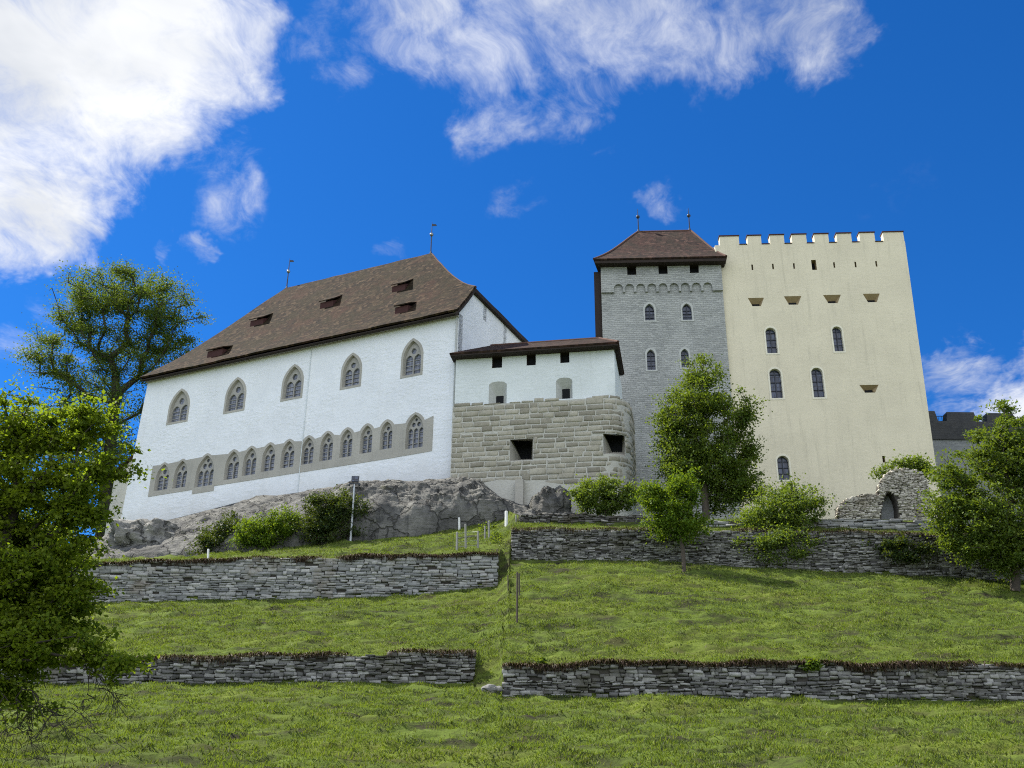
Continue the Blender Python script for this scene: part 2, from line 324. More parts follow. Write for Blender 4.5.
class Plane:
    """a vertical wall plane: a along it, z up, d out of it"""
    def __init__(s, u, v, Y, az, right=True, shift=0.0):
        s.O = at(u, v, Y); a = R(az); s.n = np.array((-math.sin(a), -math.cos(a), 0.)); s.O = s.O + s.n * shift
        s.e = np.array((math.cos(a), -math.sin(a), 0.)) * (1 if right else -1)
    def px(s, u, v, d=0.0):
        r_ = ray(u, v); o = s.O + s.n * d; p = r_ * (o @ s.n) / (r_ @ s.n); return ((p - s.O) @ s.e, p[2])
    def pt(s, a, z, d=0.0):
        p = s.O + s.e * a + s.n * d; return np.array((p[0], p[1], z))
    def pts(s, l, d=0.0): return [s.pt(a, z, d) for a, z in l]
    def box(s, mb, a0, a1, z0, z1, d0, d1):
        P = [s.pt(a0, z0, d0), s.pt(a1, z0, d0), s.pt(a1, z0, d1), s.pt(a0, z0, d1), s.pt(a0, z1, d0), s.pt(a1, z1, d0), s.pt(a1, z1, d1), s.pt(a0, z1, d1)]
        mb.add(P, [(0, 3, 2, 1), (4, 5, 6, 7), (0, 1, 5, 4), (1, 2, 6, 5), (2, 3, 7, 6), (3, 0, 4, 7)],
               [(a0, z0), (a1, z0), (a1 + d1 - d0, z0), (a0 + d1 - d0, z0), (a0, z1), (a1, z1), (a1 + d1 - d0, z1), (a0 + d1 - d0, z1)]); return mb
    def slab(s, mb, loops, d0, d1):
        """a plate with holes: first loop the outline, the others holes; between depths d0 and d1"""
        cu = bpy.data.curves.new('tmp', 'CURVE'); cu.dimensions = '2D'; cu.fill_mode = 'BOTH'; cu.extrude = .5
        for lp in loops:
            sp = cu.splines.new('POLY'); sp.points.add(len(lp) - 1); sp.use_cyclic_u = True
            for p, (a, z) in zip(sp.points, lp): p.co = (a, z, 0, 1)
        ob = bpy.data.objects.new('tmp', cu); me = bpy.data.meshes.new_from_object(ob)
        V = []; uv = []
        for v_ in me.vertices:
            f = v_.co.z + .5; d = d0 + (d1 - d0) * f; V.append(s.pt(v_.co.x, v_.co.y, d)); uv.append((v_.co.x + (1 - f) * .3, v_.co.y))
        mb.add(V, [list(p.vertices) for p in me.polygons], uv)
        bpy.data.objects.remove(ob); bpy.data.curves.remove(cu); bpy.data.meshes.remove(me); return mb
    def loft(s, mb, la, da, lb, db):
        n = len(la); V = s.pts(la, da) + s.pts(lb, db)
        return mb.add(V, [(i, (i + 1) % n, n + (i + 1) % n, n + i) for i in range(n)], list(la) + list(lb))
    def face(s, mb, l, d): return mb.add(s.pts(l, d), [list(range(len(l)))], l)

def arch(a0, a1, z0, zt, rise, n=7, k=0.0):
    """opening outline: pointed when rise > half width, round at rise = half width; k insets it"""
    a0 += k; a1 -= k; z0 += k; zt -= k * 1.25
    c = (a0 + a1) / 2; b = (a1 - a0) / 2; rise = min(max(rise - k * .2, b * 1.0001), zt - z0 - .01); zs = zt - rise
    Rr = (b * b + rise * rise) / (2 * b); cx = a1 - Rr
    th = math.atan2(rise, c - cx); Rt = [(cx + Rr * math.cos(th * i / n), zs + Rr * math.sin(th * i / n)) for i in range(n + 1)]
    L_ = [(2 * c - a, z) for a, z in Rt[:-1]][::-1]
    return [(a0, z0), (a1, z0)] + Rt + L_
def rect(a0, a1, z0, z1): return [(a0, z0), (a1, z0), (a1, z1), (a0, z1)]
def inset(l, k):
    c = np.mean(np.array(l), 0); return [tuple(c + (np.array(p) - c) * k) for p in l]

# ------------------------------------------------------------------ value noise for the terrain
def _h(i, j, s):
    x = np.sin(i * 127.1 + j * 311.7 + s * 74.7) * 43758.5453; return x - np.floor(x)
def vn(x, y, s=0):
    i = np.floor(x); j = np.floor(y); fx = x - i; fy = y - j; fx = fx * fx * (3 - 2 * fx); fy = fy * fy * (3 - 2 * fy)
    return (_h(i, j, s) * (1 - fx) + _h(i + 1, j, s) * fx) * (1 - fy) + (_h(i, j + 1, s) * (1 - fx) + _h(i + 1, j + 1, s) * fx) * fy
def fbm(x, y, s=0, o=4):
    r_ = 0; a = .5
    for q in range(o): r_ = r_ + a * vn(x * 2 ** q, y * 2 ** q, s + q); a *= .5
    return r_

# ------------------------------------------------------------------ terrain: break lines (x, Y, z) from the viewer up to the castle
def line(*pts):
    a = np.array(sorted(pts)); return a
def P(u, v, Y): return tuple(at(u, v, Y))
G0, G1 = -1.15, -0.36                                     # the grassy gap between the terrace walls
LINES = [
    line((-9e3, -300, -1.9), (9e3, -300, -1.9)),
    line((-9e3, 1.5, -1.75), (9e3, 1.5, -1.75)),
    line((-9e3, 14, -.9), (9e3, 14, -.9)),
    line((-9e3, 26, 1.72), (9e3, 26, 1.70)),
    line((-9e3, 39.5, 5.2), (-25, 39.5, 5.4), P(165, 684, 39.5), P(320, 683, 39.5), (-1.28, 39.5, 5.75), (G0, 38.6, 5.4), (G1, 38.3, 5.3), (-.22, 38, 5.09), P(760, 699, 38), P(1024, 701, 38), (30, 38, 5.1), (9e3, 38, 5)),
    line((-9e3, 39.95, 6.2), (-25, 39.95, 6.3), P(165, 658, 39.95), P(320, 655.5, 39.95), (-1.28, 39.95, 6.88), (G0, 40.5, 7.10), (G1, 40.4, 7.2), (-.22, 38.45, 6.22), P(760, 663.5, 38.45), P(1024, 665, 38.45), (30, 38.45, 6.3), (9e3, 38.45, 6.2)),
    line((-9e3, 53, 10.8), (-30, 53, 11.1), P(60, 603, 53), P(250, 600, 53), P(400, 597, 53), (-.64, 53, 12.53), (-.5, 52.7, 12.65), (-.05, 53.6, 13.7), (.03, 55, 14.42), P(650, 561, 55), P(760, 568, 55), P(900, 575, 54.5), P(1000, 581, 54), (32, 54, 13.2), (9e3, 54, 13)),
    line((-9e3, 53.5, 13), (-30, 53.5, 13.1), P(100, 566, 53.5), P(250, 561, 53.5), P(400, 557, 53.5), (-.64, 53.5, 14.26), (-.5, 54.8, 15.0), (-.05, 55.6, 15.75), (.03, 55.5, 16.2), P(650, 530, 55.5), P(760, 531, 55.5), P(900, 533, 55.2), P(1000, 537, 54.6), (32, 54.6, 15.8), (9e3, 54.5, 15)),
    line((-9e3, 66, 15), (-40, 66, 16), P(60, 562, 66), P(115, 559, 66), P(200, 556, 64), P(250, 552, 62), P(350, 541, 61), P(420, 534, 61.5), P(470, 526, 62), P(500, 520, 62), P(520, 523, 58.6), P(640, 527, 58.2), P(700, 528, 57.8), P(820, 529, 57.6), P(930, 531, 57.4), (40, 57, 16.3), (9e3, 57, 16)),
    line((-9e3, 76, 19), (-44, 76, 20), P(60, 548, 76), P(115, 545, 74), P(200, 530, 70), P(250, 515, 68), P(350, 505, 66), P(420, 497, 65), P(470, 500, 65), P(500, 507, 64.5), P(520, 516, 58.9), P(640, 517, 58.5), P(700, 520, 58.1), P(820, 519.5, 57.9), P(930, 521, 57.7), (40, 57.3, 17), (9e3, 57.3, 16)),
    line((-9e3, 88, 20), (-44, 88, 21), P(60, 545, 88), (-26, 84, 21.5), (-10, 76, 21.5), (0, 70, 19), (2, 66, 18.4), (12, 66, 18.4), (24, 66, 18.6), (40, 66, 18), (9e3, 66, 17)),
    line((-9e3, 100, 21), (-44, 98, 22), (0, 92, 21.5), (12, 92, 21), (40, 92, 20), (9e3, 92, 20)),
    line((-9e3, 125, 20), (9e3, 125, 20)),
    line((-9e3, 220, -2), (9e3, 220, -2)),
    line((-9e3, 3500, -6), (9e3, 3500, -6)),
]
def knots(x):
    return np.array([np.interp(x, L_[:, 0], L_[:, 1]) for L_ in LINES]), np.array([np.interp(x, L_[:, 0], L_[:, 2]) for L_ in LINES])
def relief(x, y):
    w = np.clip((y - 6) / 12, 0, 1) * np.clip((75 - y) / 8, 0, 1)
    ter = np.abs(fbm(x * .22 + 5, y * .9, 3, 3) - .45)                 # trodden terracettes across the slope
    tus = fbm(x * .9, y * 1.5, 11, 4) - .45
    return w * (.32 * (fbm(x * .18, y * .35, 21, 3) - .45) + .42 * ter - .05 + .42 * tus + .22 * (fbm(x * 1.5, y * 3.8, 31, 3) - .42) + .34 * (fbm(x * 1.9, y * 6.2, 71, 2) - .40))
def height(x, y, rel=True):
    KY, KZ = knots(x); z = np.full(x.shape, -1.9); dmin = np.full(x.shape, 9e9)
    for k in range(len(LINES) - 1):
        f = (y - KY[k]) / np.maximum(KY[k + 1] - KY[k], 1e-6); s_ = (f >= 0) & (f <= 1)
        z = np.where(s_, KZ[k] + (KZ[k + 1] - KZ[k]) * f, z)
    for k in (4, 5, 6, 7, 8, 9): dmin = np.minimum(dmin, np.abs(y - KY[k]))
    if rel: z = z + relief(x, y) * np.clip(dmin / .9, 0.0, 1)
    return z
xs = np.unique(np.concatenate([np.linspace(-1500, -60, 12), np.linspace(-60, -34, 27), np.arange(-34, 36, .15), np.linspace(36, 60, 25), np.linspace(60, 1500, 12), np.array([-1.28, G0, G1, -.22, -.64, -.5, -.05, .03])]))
SUB = [3, 4, 30, 110, 2, 130, 2, 50, 3, 12, 12, 8, 6, 6]
KY, KZ = knots(xs); rows = []
for k in range(len(LINES) - 1):
    for q in range(SUB[k]):
        f = q / SUB[k]; y = KY[k] + (KY[k + 1] - KY[k]) * f; z = KZ[k] + (KZ[k + 1] - KZ[k]) * f; rows.append((y, z))
rows.append((KY[-1], KZ[-1]))
GX = np.tile(xs, (len(rows), 1)); GY = np.array([r_[0] for r_ in rows]); GZ = np.array([r_[1] for r_ in rows])
dm = np.full(GX.shape, 9e9)
for k in (4, 5, 6, 7, 8, 9): dm = np.minimum(dm, np.abs(GY - KY[k]))
GZ = GZ + relief(GX, GY) * np.clip(dm / .9, 0, 1)
nx = len(xs); ny = len(rows); ii = np.arange(nx * ny).reshape(ny, nx)
tag(mesh('meadow_ground', np.stack([GX, GY, GZ], -1).reshape(-1, 3), np.stack([ii[:-1, :-1], ii[:-1, 1:], ii[1:, 1:], ii[1:, :-1]], -1).reshape(-1, 4), 'ground', smooth=True),
    'sloping green meadow with uneven tussocks below the castle', 'ground', kind='structure')

# ------------------------------------------------------------------ grass
def blades(Pn, h, w, lean, seed, droop=0.0):
    """one bent triangle-pair blade per point"""
    g = np.random.default_rng(seed); n = len(Pn); a = g.uniform(0, 2 * np.pi, n); ld = g.uniform(0, 2 * np.pi, n)
    s_ = np.stack([np.cos(a), np.sin(a), np.zeros(n)], -1) * w[:, None] * .5
    l = np.stack([np.cos(ld), np.sin(ld), np.zeros(n)], -1) * (h * lean * g.uniform(.2, 1, n))[:, None]
    mid = Pn + l * .45 + np.array((0, 0, 1.)) * (h * .6)[:, None]; tip = Pn + l * 1.1 + np.array((0, 0, 1.)) * (h * (1 - droop))[:, None]
    V = np.stack([Pn - s_, Pn + s_, mid + s_ * .8, tip, mid - s_ * .8], 1).reshape(-1, 3)
    b = np.arange(n) * 5; return V, np.stack([b, b + 1, b + 2, b + 3, b + 4], -1)
def grass(name, label, n, y0, y1, seed, mat='blade', hh=(.07, .2), cond=None, ww=(.02, .045)):
    g = np.random.default_rng(seed); y = y0 + (y1 - y0) * g.uniform(0, 1, n) ** .85; x = g.uniform(-1, 1, n) * (.50 * y + 2)
    if cond is not None: k = cond(x, y, g); x, y = x[k], y[k]
    tus = fbm(x * .9, y * 1.5, 11, 4); n = len(x)
    h = g.uniform(*hh, n) * (.45 + 1.3 * np.clip(tus, 0, 1)); z = height(x, y) - .015
    V, Fq = blades(np.stack([x, y, z], -1), h, g.uniform(*ww, n), .9, seed + 1)
    return tag(mesh(name, V, Fq, mat), label, 'grass', kind='stuff')
def gappy(x, y, g):
    return fbm(x * .75, y * 2.4, 41, 4) + g.uniform(-.07, .07, len(x)) > .385
grass('meadow_grass', 'short bright green grass covering the slope between the terrace walls', 720000, 24, 62, 3, cond=gappy, hh=(.035, .11), ww=(.012, .028))
grass('weed_tufts', 'small dark green weed tussocks dotted in rows over the slope', 260000, 24, 62, 9, 'darkblade', (.05, .14), lambda x, y, g: fbm(x * 1.1, y * 4.2, 91, 3) + g.uniform(-.03, .03, len(x)) > .555, (.02, .04))
grass('dry_grass', 'scattered straw coloured dry grass tussocks on the slope', 60000, 24, 60, 5, 'strawblade', (.04, .12), lambda x, y, g: fbm(x * .55, y * 1.9, 57, 4) + g.uniform(-.06, .06, len(x)) > .55, (.015, .03))

# ------------------------------------------------------------------ dry stone builder
def stones(pt, s0, s1, zb, zt, hr, lr, prot, jit, seed, reject=None, back=.22, rowtilt=0.0, gap=.012, wave=0.0, drop=0.0, clip=()):
    """stones laid in courses on a surface pt(s, z, d); zb / zt are functions of s. Returns V, F"""
    g = random.Random(seed); V = []; Fc = []; ss = np.linspace(s0, s1, 40)
    z = min(zb(s) for s in ss) - .1; ztop = max(zt(s) for s in ss)
    while z < ztop:
        h = g.uniform(*hr); s = s0 + g.uniform(-lr[1], 0) * .5
        while s < s1:
            l = g.uniform(*lr); a0, a1 = max(s, s0), min(s + l, s1); mid = (a0 + a1) / 2; dz = rowtilt * (mid - s0) + wave * (math.sin(mid * .8 + z * 1.9 + seed) + .6 * math.sin(mid * 2.3 + z * 3.1))
            z0, z1 = z + dz, z + dz + h; top = zt(mid)
            if g.random() < .08: z1 = z0 + h * g.uniform(.6, .9)
            if g.random() < .10: z1 = z0 + h * g.uniform(1.1, 1.5)
            s += l
            if g.random() < drop or a1 - a0 < .06 or z1 < zb(mid) - .05 or z0 > top - .03 or (reject and reject(a0, a1, z0, z1)): continue
            for e in clip:
                if a0 < e[1] and a1 > e[0] and z0 < e[3] and z1 > e[2]:
                    if z1 - e[2] < .5 * h: z1 = e[2]
                    elif e[3] - z0 < .5 * h: z0 = e[3]
                    elif a0 < e[0]: a1 = e[0]
                    elif a1 > e[1]: a0 = e[1]
                    else: a1 = a0
            if a1 - a0 < .1 or z1 - z0 < .08 * (len(clip) > 0): continue
            z1 = min(z1, top + g.uniform(-.03, .05)); z0 = z0 + gap; z1 = z1 - gap; a0 += gap; a1 -= gap
            if z1 - z0 < .03: continue
            p = g.uniform(*prot); j = lambda k: g.uniform(-jit, jit) * k; ki = min((z1 - z0), (a1 - a0)) * .22
            C = [(a0 + j(.6), z0 + j(.5)), (a1 + j(.6), z0 + j(.5)), (a1 + j(.6), z1 + j(.5)), (a0 + j(.6), z1 + j(.5))]; tl = g.uniform(-.3, .3) * p
            I = [(C[0][0] + ki, C[0][1] + ki), (C[1][0] - ki, C[1][1] + ki), (C[2][0] - ki, C[2][1] - ki), (C[3][0] + ki, C[3][1] - ki)]
            b = len(V); V += [pt(a, zz, -back) for a, zz in C] + [pt(a, zz, p * .45) for a, zz in C] + [pt(a + j(.5), zz + j(.4), p + tl * (1 if i < 2 else -1)) for i, (a, zz) in enumerate(I)]
            for i in range(4):
                k = (i + 1) % 4; Fc.append((b + i, b + k, b + 4 + k, b + 4 + i)); Fc.append((b + 4 + i, b + 4 + k, b + 8 + k, b + 8 + i))
            Fc.append((b + 8, b + 9, b + 10, b + 11)); Fc.append((b + 3, b + 2, b + 1, b))
        z += h
    return np.array(V), np.array(Fc)
class Path:
    """a plan polyline with base and top heights at each point (x, y, zb, zt)"""
    def __init__(s, pts):
        s.p = np.array(pts, float); s.s = np.concatenate([[0], np.cumsum(np.linalg.norm(np.diff(s.p[:, :2], axis=0), axis=1))]); s.L = s.s[-1]
        d = np.diff(s.p[:, :2], axis=0); d /= np.linalg.norm(d, axis=1)[:, None]; s.nrm = np.stack([d[:, 1], -d[:, 0]], -1)
    def pt(s, q, z, d=0.0):
        i = min(max(int(np.searchsorted(s.s, q) - 1), 0), len(s.s) - 2); f = (q - s.s[i]) / (s.s[i + 1] - s.s[i]); p = s.p[i, :2] + (s.p[i + 1, :2] - s.p[i, :2]) * f + s.nrm[i] * d
        return (p[0], p[1], z)
    def zb(s, q): return float(np.interp(q, s.s, s.p[:, 2]))
    def zt(s, q): return float(np.interp(q, s.s, s.p[:, 3]))
def terrace_wall(label, pts, mat, seed, hr=(.055, .15), lr=(.10, .48), fringe=1.0, thick=.5, prot=(-.01, .12), jit=.05, wob=.07):
    pa = Path(pts); root = thing('terrace_wall', (pts[0][0], pts[0][1], pts[0][2]), label, 'stone wall')
    n = max(8, int(pa.L / .5)); mb = MB(); qs = np.linspace(0.05, pa.L - .05, n)
    zt = lambda q: pa.zt(q) + wob * math.sin(q * 1.7 + seed) * math.sin(q * .61 + 2 * seed)
    V = []
    for q in qs:
        for (z, d) in ((pa.zb(q) - .5, -.06), (zt(q) - .05, -.06), (zt(q) - .05, -thick), (pa.zb(q) - .5, -thick)): V.append(pa.pt(q, z, d))
    Fs = [(i * 4 + j, i * 4 + (j + 1) % 4, (i + 1) * 4 + (j + 1) % 4, (i + 1) * 4 + j) for i in range(n - 1) for j in range(4)] + [(0, 1, 2, 3), tuple((n - 1) * 4 + j for j in (3, 2, 1, 0))]
    mesh('wall_core', V, Fs, 'core', root)
    V, Fc = stones(pa.pt, 0, pa.L, lambda q: pa.zb(q) - .25, zt, hr, lr, prot, jit, seed, gap=.006, wave=.045, drop=.045)
    mesh('stone_face', V, Fc, mat, root)
    if fringe:
        g = np.random.default_rng(seed); k = int(pa.L * 900 * fringe); q = g.uniform(0, pa.L, k)
        q = q[fbm(q * .35, q * 0 + seed, seed, 3) + g.uniform(-.1, .1, k) > .30]; k = len(q)
        dd = g.uniform(-.30, .12, k); B = np.array([pa.pt(a, zt(a) - .02, d) for a, d in zip(q, dd)]); B[:, 2] += .02 + .10 * g.random(k) * (dd > -.2)
        V, Fq = blades(B, g.uniform(.04, .13, k), g.uniform(.02, .045, k), 1.0, seed + 1, 1.0)
        over = dd > -.05; V = V.reshape(-1, 5, 3); dn = g.uniform(.0, 1, over.sum()) ** 1.5; dn = dn * (.5 + 2.6 * np.clip(fbm(q[over] * .55, q[over] * 0 + 7.7, seed + 3, 3) - .25, 0, 1)); V[over, 2:5, 2] -= (.16 * dn)[:, None]; V[over, 3, 2] -= .16 * dn; V[over, 2:5, 1] -= .07; V = V.reshape(-1, 3)
        o = mesh('dry_grass_fringe', V, Fq, 'dryblade', root); o['kind'] = 'stuff'
    return root
def wp(u, vb, vt, Y): b = at(u, vb, Y); return (b[0], Y, b[2] - .05, at(u, vt, Y)[2])
terrace_wall('long low dry stone wall with brown turf top, running from the grassy gap to the right frame edge', [wp(502, 697, 667, 38), wp(620, 698, 664, 38), wp(760, 700, 664, 38), wp(900, 700, 665, 38), wp(1024, 701, 665, 38), wp(1120, 701, 666, 38)], 'drystone', 11)
terrace_wall('low dry stone wall at lower left, ending short of the grassy gap', [wp(-30, 685, 662, 39.5), wp(165, 684, 658, 39.5), wp(300, 684, 656, 39.5), wp(400, 684, 653, 39.5), wp(475, 683, 653.5, 39.5)], 'drystone', 12, fringe=.5)
terrace_wall('tall pale grey terrace wall below the lamp post and long white hall', [wp(20, 604, 569, 53), wp(100, 602, 564, 53), wp(250, 600, 559, 53), wp(400, 597, 556, 53), wp(498, 587, 555, 53)], 'lightstone', 13, (.09, .20), (.2, .65), fringe=.9)
terrace_wall('tall dark terrace wall behind the small bright green tree, reaching to the right frame edge', [wp(511, 560, 530, 55), wp(580, 561, 529, 55), wp(650, 562, 530, 55), wp(760, 568, 531, 55), wp(900, 575, 533, 54.5), wp(1000, 581, 537, 54), wp(1090, 585, 540, 54)], 'drystone', 14, fringe=.25)
terrace_wall('short dark stone wall under the leafy bush beside the bastion', [wp(519, 528, 515, 58.6), wp(580, 529, 514, 58.5), wp(640, 530, 516, 58.4), wp(690, 531, 518, 58.2)], 'darkstone', 15, fringe=0)
terrace_wall('pale low parapet wall in front of the ruined arch', [wp(705, 531, 520, 57.9), wp(760, 531, 519, 57.8), wp(840, 531, 519, 57.6), wp(935, 532, 520, 57.4), wp(1010, 533, 521, 57.2)], 'lightstone', 16, (.10, .2), (.25, .8), fringe=0)

# ------------------------------------------------------------------ rocks under the castle
H = Plane(456, 400, 68, 25, right=False)                  # front of the long white hall, a runs to the left
A = Plane(454, 400, 67.55, 10)                            # front of the low wing
def rock_strip():
    bot = [P(40, 566, 64), P(90, 564, 64), P(115, 561, 64), P(200, 558, 62.5), P(250, 554, 61), P(350, 543, 60.5), P(420, 536, 61), P(450, 533, 61.3), P(480, 527, 61.6), P(505, 523, 61.8), P(540, 524, 61.5), P(600, 524, 61.5)]
    top = [H.pt(*H.px(60, 552), .1), H.pt(*H.px(100, 543), .1), H.pt(*H.px(118, 533), .1), H.pt(*H.px(180, 519), .1), H.pt(*H.px(250, 501), .1), H.pt(*H.px(350, 487), .1), H.pt(*H.px(420, 483), .1), H.pt(*H.px(450, 480), .1), A.pt(*A.px(480, 482), .35), A.pt(*A.px(502, 500), .35), A.pt(*A.px(545, 512), .35), A.pt(*A.px(600, 518), .35)]
    bot = np.array(bot); top = np.array(top); n = 420; m_ = 72; q = np.linspace(0, len(bot) - 1, n); V = np.zeros((m_, n, 3))
    fi = np.arange(len(bot))
    for c in range(3):
        b = np.interp(q, fi, bot[:, c]); t_ = np.interp(q, fi, top[:, c])
        for j in range(m_):
            f = j / (m_ - 1); V[j, :, c] = b + (t_ - b) * f
    for j in range(m_):
        f = j / (m_ - 1)
        V[j, :, 2] += (f ** .45 - f) * (V[-1, :, 2] - V[0, :, 2]) * np.interp(q, fi, [0, .1, .3, .4, .6, 1, 1.1, 1.1, 1.0, .6, .4, .2])
        for i in range(n):
            p = V[j, i]; e = math.sin(math.pi * min(1, f * 1.0)) ** .6
            v1 = mnoise.hetero_terrain(Vector((p[0] * .30, p[1] * .22, p[2] * .35)), .8, 2.1, 5, .6)
            v2 = mnoise.noise(Vector((p[0] * .55, 3.3, p[2] * .05)))                     # steep joints
            v3 = mnoise.fractal(Vector((p[0] * 1.3, p[1] * .8, p[2] * 2.6)), .75, 2.1, 6)
            k = -abs(v2) * 1.1 + .35
            st = (p[2] * 1.0 + p[0] * .28 + 1.3 * mnoise.noise(Vector((p[0] * .25, p[1] * .25, 4.0)))) / .85; fr = st - math.floor(st); led = (fr ** 3 - .25) * (.35 + .5 * abs(mnoise.noise(Vector((p[0] * .8, p[2] * .8, 9.0)))))
            v3 += .9 * led - .8 * max(0, .10 - abs(mnoise.noise(Vector((p[0] * .9 + p[2] * .3, p[1] * .4, 2.2))))) * 6
            V[j, i, 1] -= e * (.42 * v1 + 1.0 * k + .20 * v3); V[j, i, 2] += e * (.10 * v1 + .10 * v3 - .1) * (1 - f) ** .5
    V[0, :, 2] -= 1.2; V[-1, :, 2] += .1
    ii = np.arange(m_ * n).reshape(m_, n)
    return V.reshape(-1, 3), np.stack([ii[:-1, :-1], ii[:-1, 1:], ii[1:, 1:], ii[1:, :-1]], -1).reshape(-1, 4)
V, Fq = rock_strip()
tag(mesh('rocky_hillside', V, Fq, 'rock', smooth=True), 'grey weathered sandstone bluff under the white hall', 'rock', kind='structure')
def boulder(label, u, v, Y, ru, rv, dep, seed, sq=.35):
    c = at(u, v, Y); k = mpp(c); mb = MB(); mb.ball((0, 0, 0), 1, 90, 60); V = np.array(mb.V)
    V = np.sign(V) * np.abs(V) ** (1 - sq * .5)
    for i, p in enumerate(V):
        q = Vector(p) * 1.3 + Vector((seed * 7.1, 0, 0)); d = 1 + .20 * mnoise.fractal(q, .8, 2.1, 7) + .05 * (((p[2] * 6 + p[0] * 1.5 + mnoise.noise(q) * 1.5) % 1) - .5) - .22 * abs(mnoise.noise(Vector((p[0] * 2.2 + seed, 1, p[2] * .3))))
        V[i] = p * d
    V = V * np.array((ru * k, dep, rv * k)) + c; base = c - np.array((0, 0, rv * k))
    o = mesh('boulder', V, mb.F, 'rock_pale' if seed == 3 else 'rock', smooth=True, base=base); return tag(o, label, 'boulder')
boulder('big rounded grey rock under the corner between white hall and bastion', 460, 516, 64.6, 46, 33, 2.0, 1)
boulder('dark domed rock at the foot of the bastion, left of the leafy bush', 551, 512, 64.6, 21, 27, 1.5, 2)
boulder('smooth pale rock slab at the far left foot of the white hall', 150, 549, 68, 38, 27, 3.0, 3, .5)
boulder('cracked grey rock behind the lamp post under the white hall', 392, 516, 64.3, 34, 30, 2.0, 4, .5)

# ------------------------------------------------------------------ shared window builder
def window(parent, pl, name, outer, rise, depth, frame, tr=0, sur=0.0, glassm='blueglass', surmat=None, k=.12):
    """outer = (a0, a1, z0, zt). Returns the opening outline for cutting the wall"""
    a0, a1, z0, zt = outer; op = arch(a0, a1, z0, zt, rise); inn = arch(a0, a1, z0, zt, rise, k=k)
    mb = MB(); pl.loft(mb, op, .004, inn, -depth)
    if sur: pl.slab(mb, [arch(a0, a1, z0, zt, rise, k=-sur), op], -.05, .03)
    w = mb.build(name, surmat or frame, parent)
    g = MB(); b0, b1 = inn[0][0], inn[1][0]; zb = inn[0][1]; zz = max(p[1] for p in inn); b = b1 - b0
    pl.face(g, inn, -depth - .03); g.build('glass', glassm, w)
    if tr:
        zs = zz - rise * .9; lw = b / tr; loops = [inn]; mu = min(.07, lw * .13)
        for i in range(tr):
            loops.append(arch(b0 + i * lw + mu * .5, b0 + (i + 1) * lw - mu * .5, zb + .03, zs + lw * .42, lw * .62, 5))
        cz = zs + lw * .30 + b * .27; rr = b * (.16 if tr == 2 else .15)
        if tr == 2: cs = [((b0 + b1) / 2, cz, rr)]
        else: cs = [((b0 + b1) / 2 - b * .16, cz - b * .02, rr * .85), ((b0 + b1) / 2 + b * .16, cz - b * .02, rr * .85), ((b0 + b1) / 2, cz + b * .25, rr * .6)]
        for cx, c_, r_ in cs: loops.append([(cx + r_ * math.cos(q * math.pi / 5), c_ + r_ * (1.15 if q % 5 == 2 else 1) * math.sin(q * math.pi / 5)) for q in range(10)])
        tb = MB(); pl.slab(tb, loops, -depth - .02, -depth + .10)
        for q in range(1, 4): pl.box(tb, b0 + .02, b1 - .02, zb + (zs - zb) * q / 3.4, zb + (zs - zb) * q / 3.4 + .035, -depth - .018, -depth + .02)
        tb.build('tracery', 'tracery', w)
    else:
        bb = MB(); cx = (b0 + b1) / 2; pl.box(bb, cx - .03, cx + .03, zb + .01, zz - rise * .15, -depth - .02, -depth + .05)
        for q in (1, 2, 3): pl.box(bb, b0 + .01, b1 - .01, zb + (zz - rise - zb) * q / 3, zb + (zz - rise - zb) * q / 3 + .04, -depth - .015, -depth + .035)
        bb.build('window_bars', 'iron', w)
    return op
def hole(parent, pl, name, outer, inner, depth, mat, back='dark'):
    mb = MB(); pl.loft(mb, outer, .003, inner, -depth); w = mb.build(name, mat, parent)
    b = MB(); pl.face(b, inner, -depth + .002); b.build('dark_opening', back, w); return outer
def spire(parent, p, h, ball_at, flag=True, kn='gilt'):
    mb = MB(); p = np.array(p, float); mb.tube([p - (0, 0, .2), p + (0, 0, h * .68), p + (0, 0, h)], [.06, .045, .015], 6); mb.tube([p - (0, 0, .1), p + (0, 0, .35)], [.16, .07], 8)
    f = mb.build('finial', 'iron', parent); b = MB(); b.ball(p + (0, 0, h * ball_at), .17, 10, 6); b.build('knob', kn, f, True)
    if flag:
        v = MB(); q = p + np.array((0, 0, h * .88)); v.hexa([q + np.array(d) for d in ((.0, -.01, 0), (.42, -.01, .03), (.42, .01, .03), (0, .01, 0), (0, -.01, .22), (.34, -.01, .2), (.34, .01, .2), (0, .01, .22))]); v.build('vane', 'iron', f)

# ------------------------------------------------------------------ long white hall
hall = thing('castle_hall', H.pt(14.5, 20, 0), 'long white castle hall with brown tiled roof and pointed gothic windows', 'castle building')
ZE = 36.25; L_ = H.px(148, 380)[0] - .05; HW = 14.0
holes = []
UPW = [(169, 189.5, 389, 425.5), (225.5, 246, 377.5, 414.5), (282.3, 303.5, 364.5, 402), (341.3, 361.8, 353, 390.5), (401.5, 423.2, 338.5, 379)]
for i, (u0, u1, vt, vb) in enumerate(UPW):
    um = (u0 + u1) / 2; lo = H.px(um, vb - 3); hi = H.px(um + 2, vt); a0 = H.px(u1, (vt + vb) / 2)[0]; a1 = H.px(u0, (vt + vb) / 2)[0]
    f = .17; holes.append(window(hall, H, 'gothic_window', (a0 + f, a1 - f, lo[1] + f * .8, hi[1] - f), (a1 - a0) * .78, .30, 'sandstone', 2, f, 'lead', k=.05))
